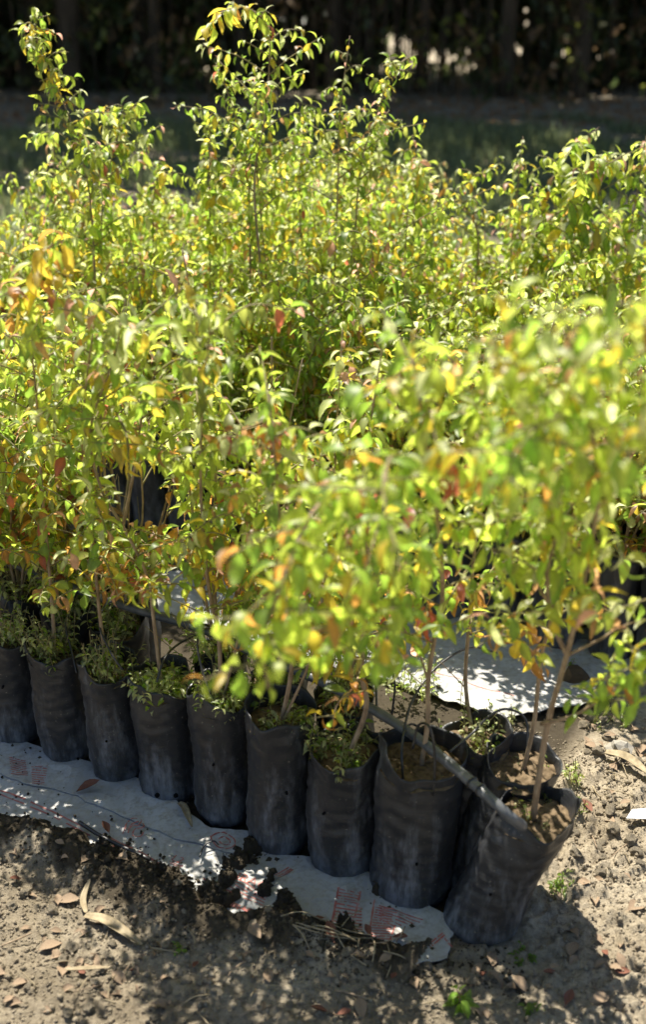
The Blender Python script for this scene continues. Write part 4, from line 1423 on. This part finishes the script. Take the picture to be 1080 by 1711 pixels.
G_ = {'green': 1.0}
ground_weed(770, 1690, 4, .012, .05, .026, 'bright green seedling with pointed leaves at the bottom edge', G_, 6)
ground_weed(893, 1700, 3, .010, .03, .022, 'small dark green seedling at the bottom, in the bag shadow', G_, 5)
ground_weed(935, 1490, 9, .022, .035, .014, 'low green weed at the foot of the leaning bag', {'green': .8, 'pale': .2})
ground_weed(880, 1615, 7, .03, .018, .012, 'flat shaded weed below the leaning bag', {'green': 1})
ground_weed(955, 1318, 8, .02, .06, .013, 'pale weed beside the brownish open bag')
ground_weed(965, 1375, 8, .025, .05, .013, 'weed between the leaning bag and the sunlit path')
ground_weed(945, 1395, 5, .02, .04, .013, 'small weed touching the rim of the leaning bag')
ground_weed(1010, 1200, 16, .06, .05, .012, 'sprawling pale weed on the path at the right')
ground_weed(830, 1205, 14, .05, .05, .016, 'pale weed clump at the near edge of the path sack')
ground_weed(690, 1165, 20, .07, .11, .018, 'feathery pale weed between the stems of the front bed')
ground_weed(960, 1120, 5, .02, .04, .014, 'small green seedling growing at the stone on the pale sack', G_)
ground_weed(300, 1600, 4, .01, .02, .010, 'tiny seedling in the dappled light', G_)
ground_weed(420, 985, 12, .05, .09, .02, 'weed on the back of the path sack below the dark bags', {'green': .6, 'pale': .4})

# ------------------------------------------------------------------ beyond the beds: grass, trees, thicket
N = 110000
bx = RNG.uniform(-9, 9, N); by = 5.0 + 9.2 * RNG.random(N) ** 0.9
keep = (np.abs(bx) < by * 0.42 + 1.2) & (fbm(bx * .8, by * .8, 3, 13) > 0.30 + 0.16 * np.clip((by - 11) / 3, 0, 1))
bx, by = bx[keep], by[keep]
n = len(bx)
hh = RNG.uniform(.05, .16, n) * (1 + 0.6 * (fbm(bx * .5, by * .5, 2, 15) > .5))
an = RNG.uniform(0, 6.28, n); w = RNG.uniform(.005, .014, n)
le = RNG.normal(0, .35, (n, 2)) * hh[:, None]
A = np.stack([bx - np.cos(an) * w, by - np.sin(an) * w, np.zeros(n)], -1)
B = np.stack([bx + np.cos(an) * w, by + np.sin(an) * w, np.zeros(n)], -1)
Cc = np.stack([bx + le[:, 0], by + le[:, 1], hh], -1)
Vg = np.stack([A, B, Cc], 1).reshape(-1, 3)
gc = np.array([(0.105, 0.130, 0.062)]) * RNG.uniform(.6, 1.5, (n, 1)) + np.array([(0.05, 0.03, 0.0)]) * (RNG.random((n, 1)) < .15)
gc = np.repeat(np.concatenate([gc, np.ones((n, 1))], 1), 3, 0)
o = link('grass', np_mesh('grass', Vg, np.arange(3 * n).reshape(-1, 3), M['leaf'], False, gc))
tag(o, 'rough green grass beyond the beds', 'grass', kind='stuff')

PAL['dark'] = (0.034, 0.050, 0.016); PAL['dark2'] = (0.060, 0.068, 0.022); PAL['darkbrown'] = (0.14, 0.09, 0.045)
DM = {'dark': .55, 'dark2': .4, 'darkbrown': .05}


def cloud_leaves(n, cx, cy, cz, rx, ry, rz, size, mix, shell=0.4):
    lv = []
    for _ in range(n):
        while True:
            a = V3((random.uniform(-1, 1), random.uniform(-1, 1), random.uniform(-1, 1)))
            if a.length <= 1 and (a.length > shell or random.random() < .3): break
        p = V3((cx + a.x * rx, cy + a.y * ry, cz + a.z * rz))
        d = V3((random.gauss(0, 1), random.gauss(0, 1), random.gauss(-.3, .6)))
        x, y, z = frame(d, V3((random.gauss(0, .6), random.gauss(0, .6), 1)))
        lv.append((p, x, y, z, size * random.uniform(.6, 1.3), pick(mix), random.randrange(5)))
    return lv


TX = [-9.5, -7.6, -5.9, -4.5, -3.35, -2.2, -1.1, 0.1, 1.3, 2.4, 3.3, 4.4, 5.7, 7.4, 9.2]
for k, x in enumerate(TX):
    y = 16.6 + random.uniform(-.3, .5); hgt = random.uniform(10.5, 12.5)
    t = empty('tree', (x, y, 0))
    ORD = ['first', 'second', 'third', 'fourth', 'fifth', 'sixth', 'seventh']
    tag(t, 'dark tree in the shady line behind the grass, ' + ('beyond the left picture edge' if k < 4 else ('beyond the right picture edge' if k > 10 else ORD[k - 4] + ' trunk from the left')), 'tree', 'trees in the far tree line')
    tb = Tubes()
    w0 = random.uniform(.09, .19)
    top = V3((random.uniform(-.4, .4), random.uniform(-.3, .3), hgt * .8))
    pth = smooth_path([V3((0, 0, -.05)), V3((random.uniform(-.12, .12), 0, 1.2)), V3((random.uniform(-.3, .3), 0, 3)), top], 4)
    tb.add(pth, [w0 * (1 - .75 * i / (len(pth) - 1)) for i in range(len(pth))], 10)
    for j in range(7):
        a = random.uniform(0, 6.28); i = random.randrange(4, len(pth))
        q = pth[i]; l = random.uniform(.8, 1.6)
        tb.add(smooth_path([q, q + V3((math.cos(a) * l * .5, math.sin(a) * l * .5, l * .35)), q + V3((math.cos(a) * l, math.sin(a) * l, l * .5))], 3), [.05, .045, .04, .035, .03, .02, .012][:7], 5)
    link('trunk', tb.mesh('trunk', M['trunk']), t)
    lv = []
    for j in range(30):
        zc = random.uniform(2.6, hgt - .8)
        reach = 1.0 + 3.6 * min(1, max(0, (zc - 3.5) / 3))  # unseen upper crown, its forward spread shaped to shade the grass
        lv += cloud_leaves(64, random.uniform(-1.2, 1.2), random.uniform(-reach, min(3.2, reach * .9)), zc, random.uniform(.8, 1.3), random.uniform(.8, 1.3), random.uniform(.4, .8), .42, DM)
    c = link('crown', joined_leaves(lv, 'crown'), t); c['kind'] = 'stuff'

lv = []
for k in range(60):
    x = -11 + 22 * k / 59 + random.uniform(-.2, .2)
    lv += cloud_leaves(450, x, 17.9 + random.uniform(-.3, 1.1), random.uniform(.3, 2.2), .8, .6, .9, .34, {'dark': .6, 'dark2': .25, 'darkbrown': .15})
for k in range(70):
    x = random.uniform(-10, 10); zc = abs(random.gauss(0, .55)) + .1
    lv += cloud_leaves(34, x, 16.0 + random.uniform(-.5, .7), zc, random.uniform(.3, .7), .35, random.uniform(.25, .6), .17, random.choice(({'darkbrown': .8, 'dark': .2}, {'dark': .4, 'dark2': .6}, {'dark2': .5, 'olive': .3, 'darkbrown': .2})))
o = link('hedge', joined_leaves(lv, 'hedge')); tag(o, 'dense dark undergrowth filling the tree line at the back', 'hedge', kind='stuff')
N = 1500
tb_v = []; tb_f = []
tb = Tubes()
for k in range(420):
    x = random.uniform(-10.5, 10.5); y = random.uniform(16.7, 17.8); hgt = random.uniform(1.5, 4)
    tb.add([V3((x, y, -.02)), V3((x + random.gauss(0, .06), y, hgt * .5)), V3((x + random.gauss(0, .5), y + random.gauss(0, .1), hgt))], [.016, .014, .006], 4, False)
o = link('reed_thicket', tb.mesh('reed_thicket', M['trunk'])); tag(o, 'thicket of upright brown canes between the far trunks', 'canes', kind='stuff')
# backing wood far behind the tree line
lv = []
for k in range(46):
    x = -16 + 32 * k / 45
    for zc in (1.2, 3.4, 5.6):
        lv += cloud_leaves(46, x, 20.5 + random.uniform(-.6, .6), zc + random.uniform(-.4, .4), 1.0, .7, 1.5, .62, {'dark': .7, 'dark2': .3})
o = link('wood', joined_leaves(lv, 'wood')); tag(o, 'dark wood behind the tree line', 'wood', kind='stuff')
# a belt of litter in front of the trees
lv = []
for k in range(2600):
    x = random.uniform(-8, 8); y = random.uniform(13.4, 16.2)
    d = V3((random.gauss(0, 1), random.gauss(0, 1), .1)); X, Y_, Z = frame(d, V3((random.gauss(0, .3), random.gauss(0, .3), 1)))
    lv.append((V3((x, y, .03)), X, Y_, Z, random.uniform(.06, .14), 'brown', 0))
o = link('leaf_litter', joined_leaves(lv, 'leaf_litter')); tag(o, 'brown leaf litter along the foot of the tree line', 'leaf litter', kind='stuff')
print('objects', len(bpy.data.objects), 'front back', n_back, 'rear', n_rear)
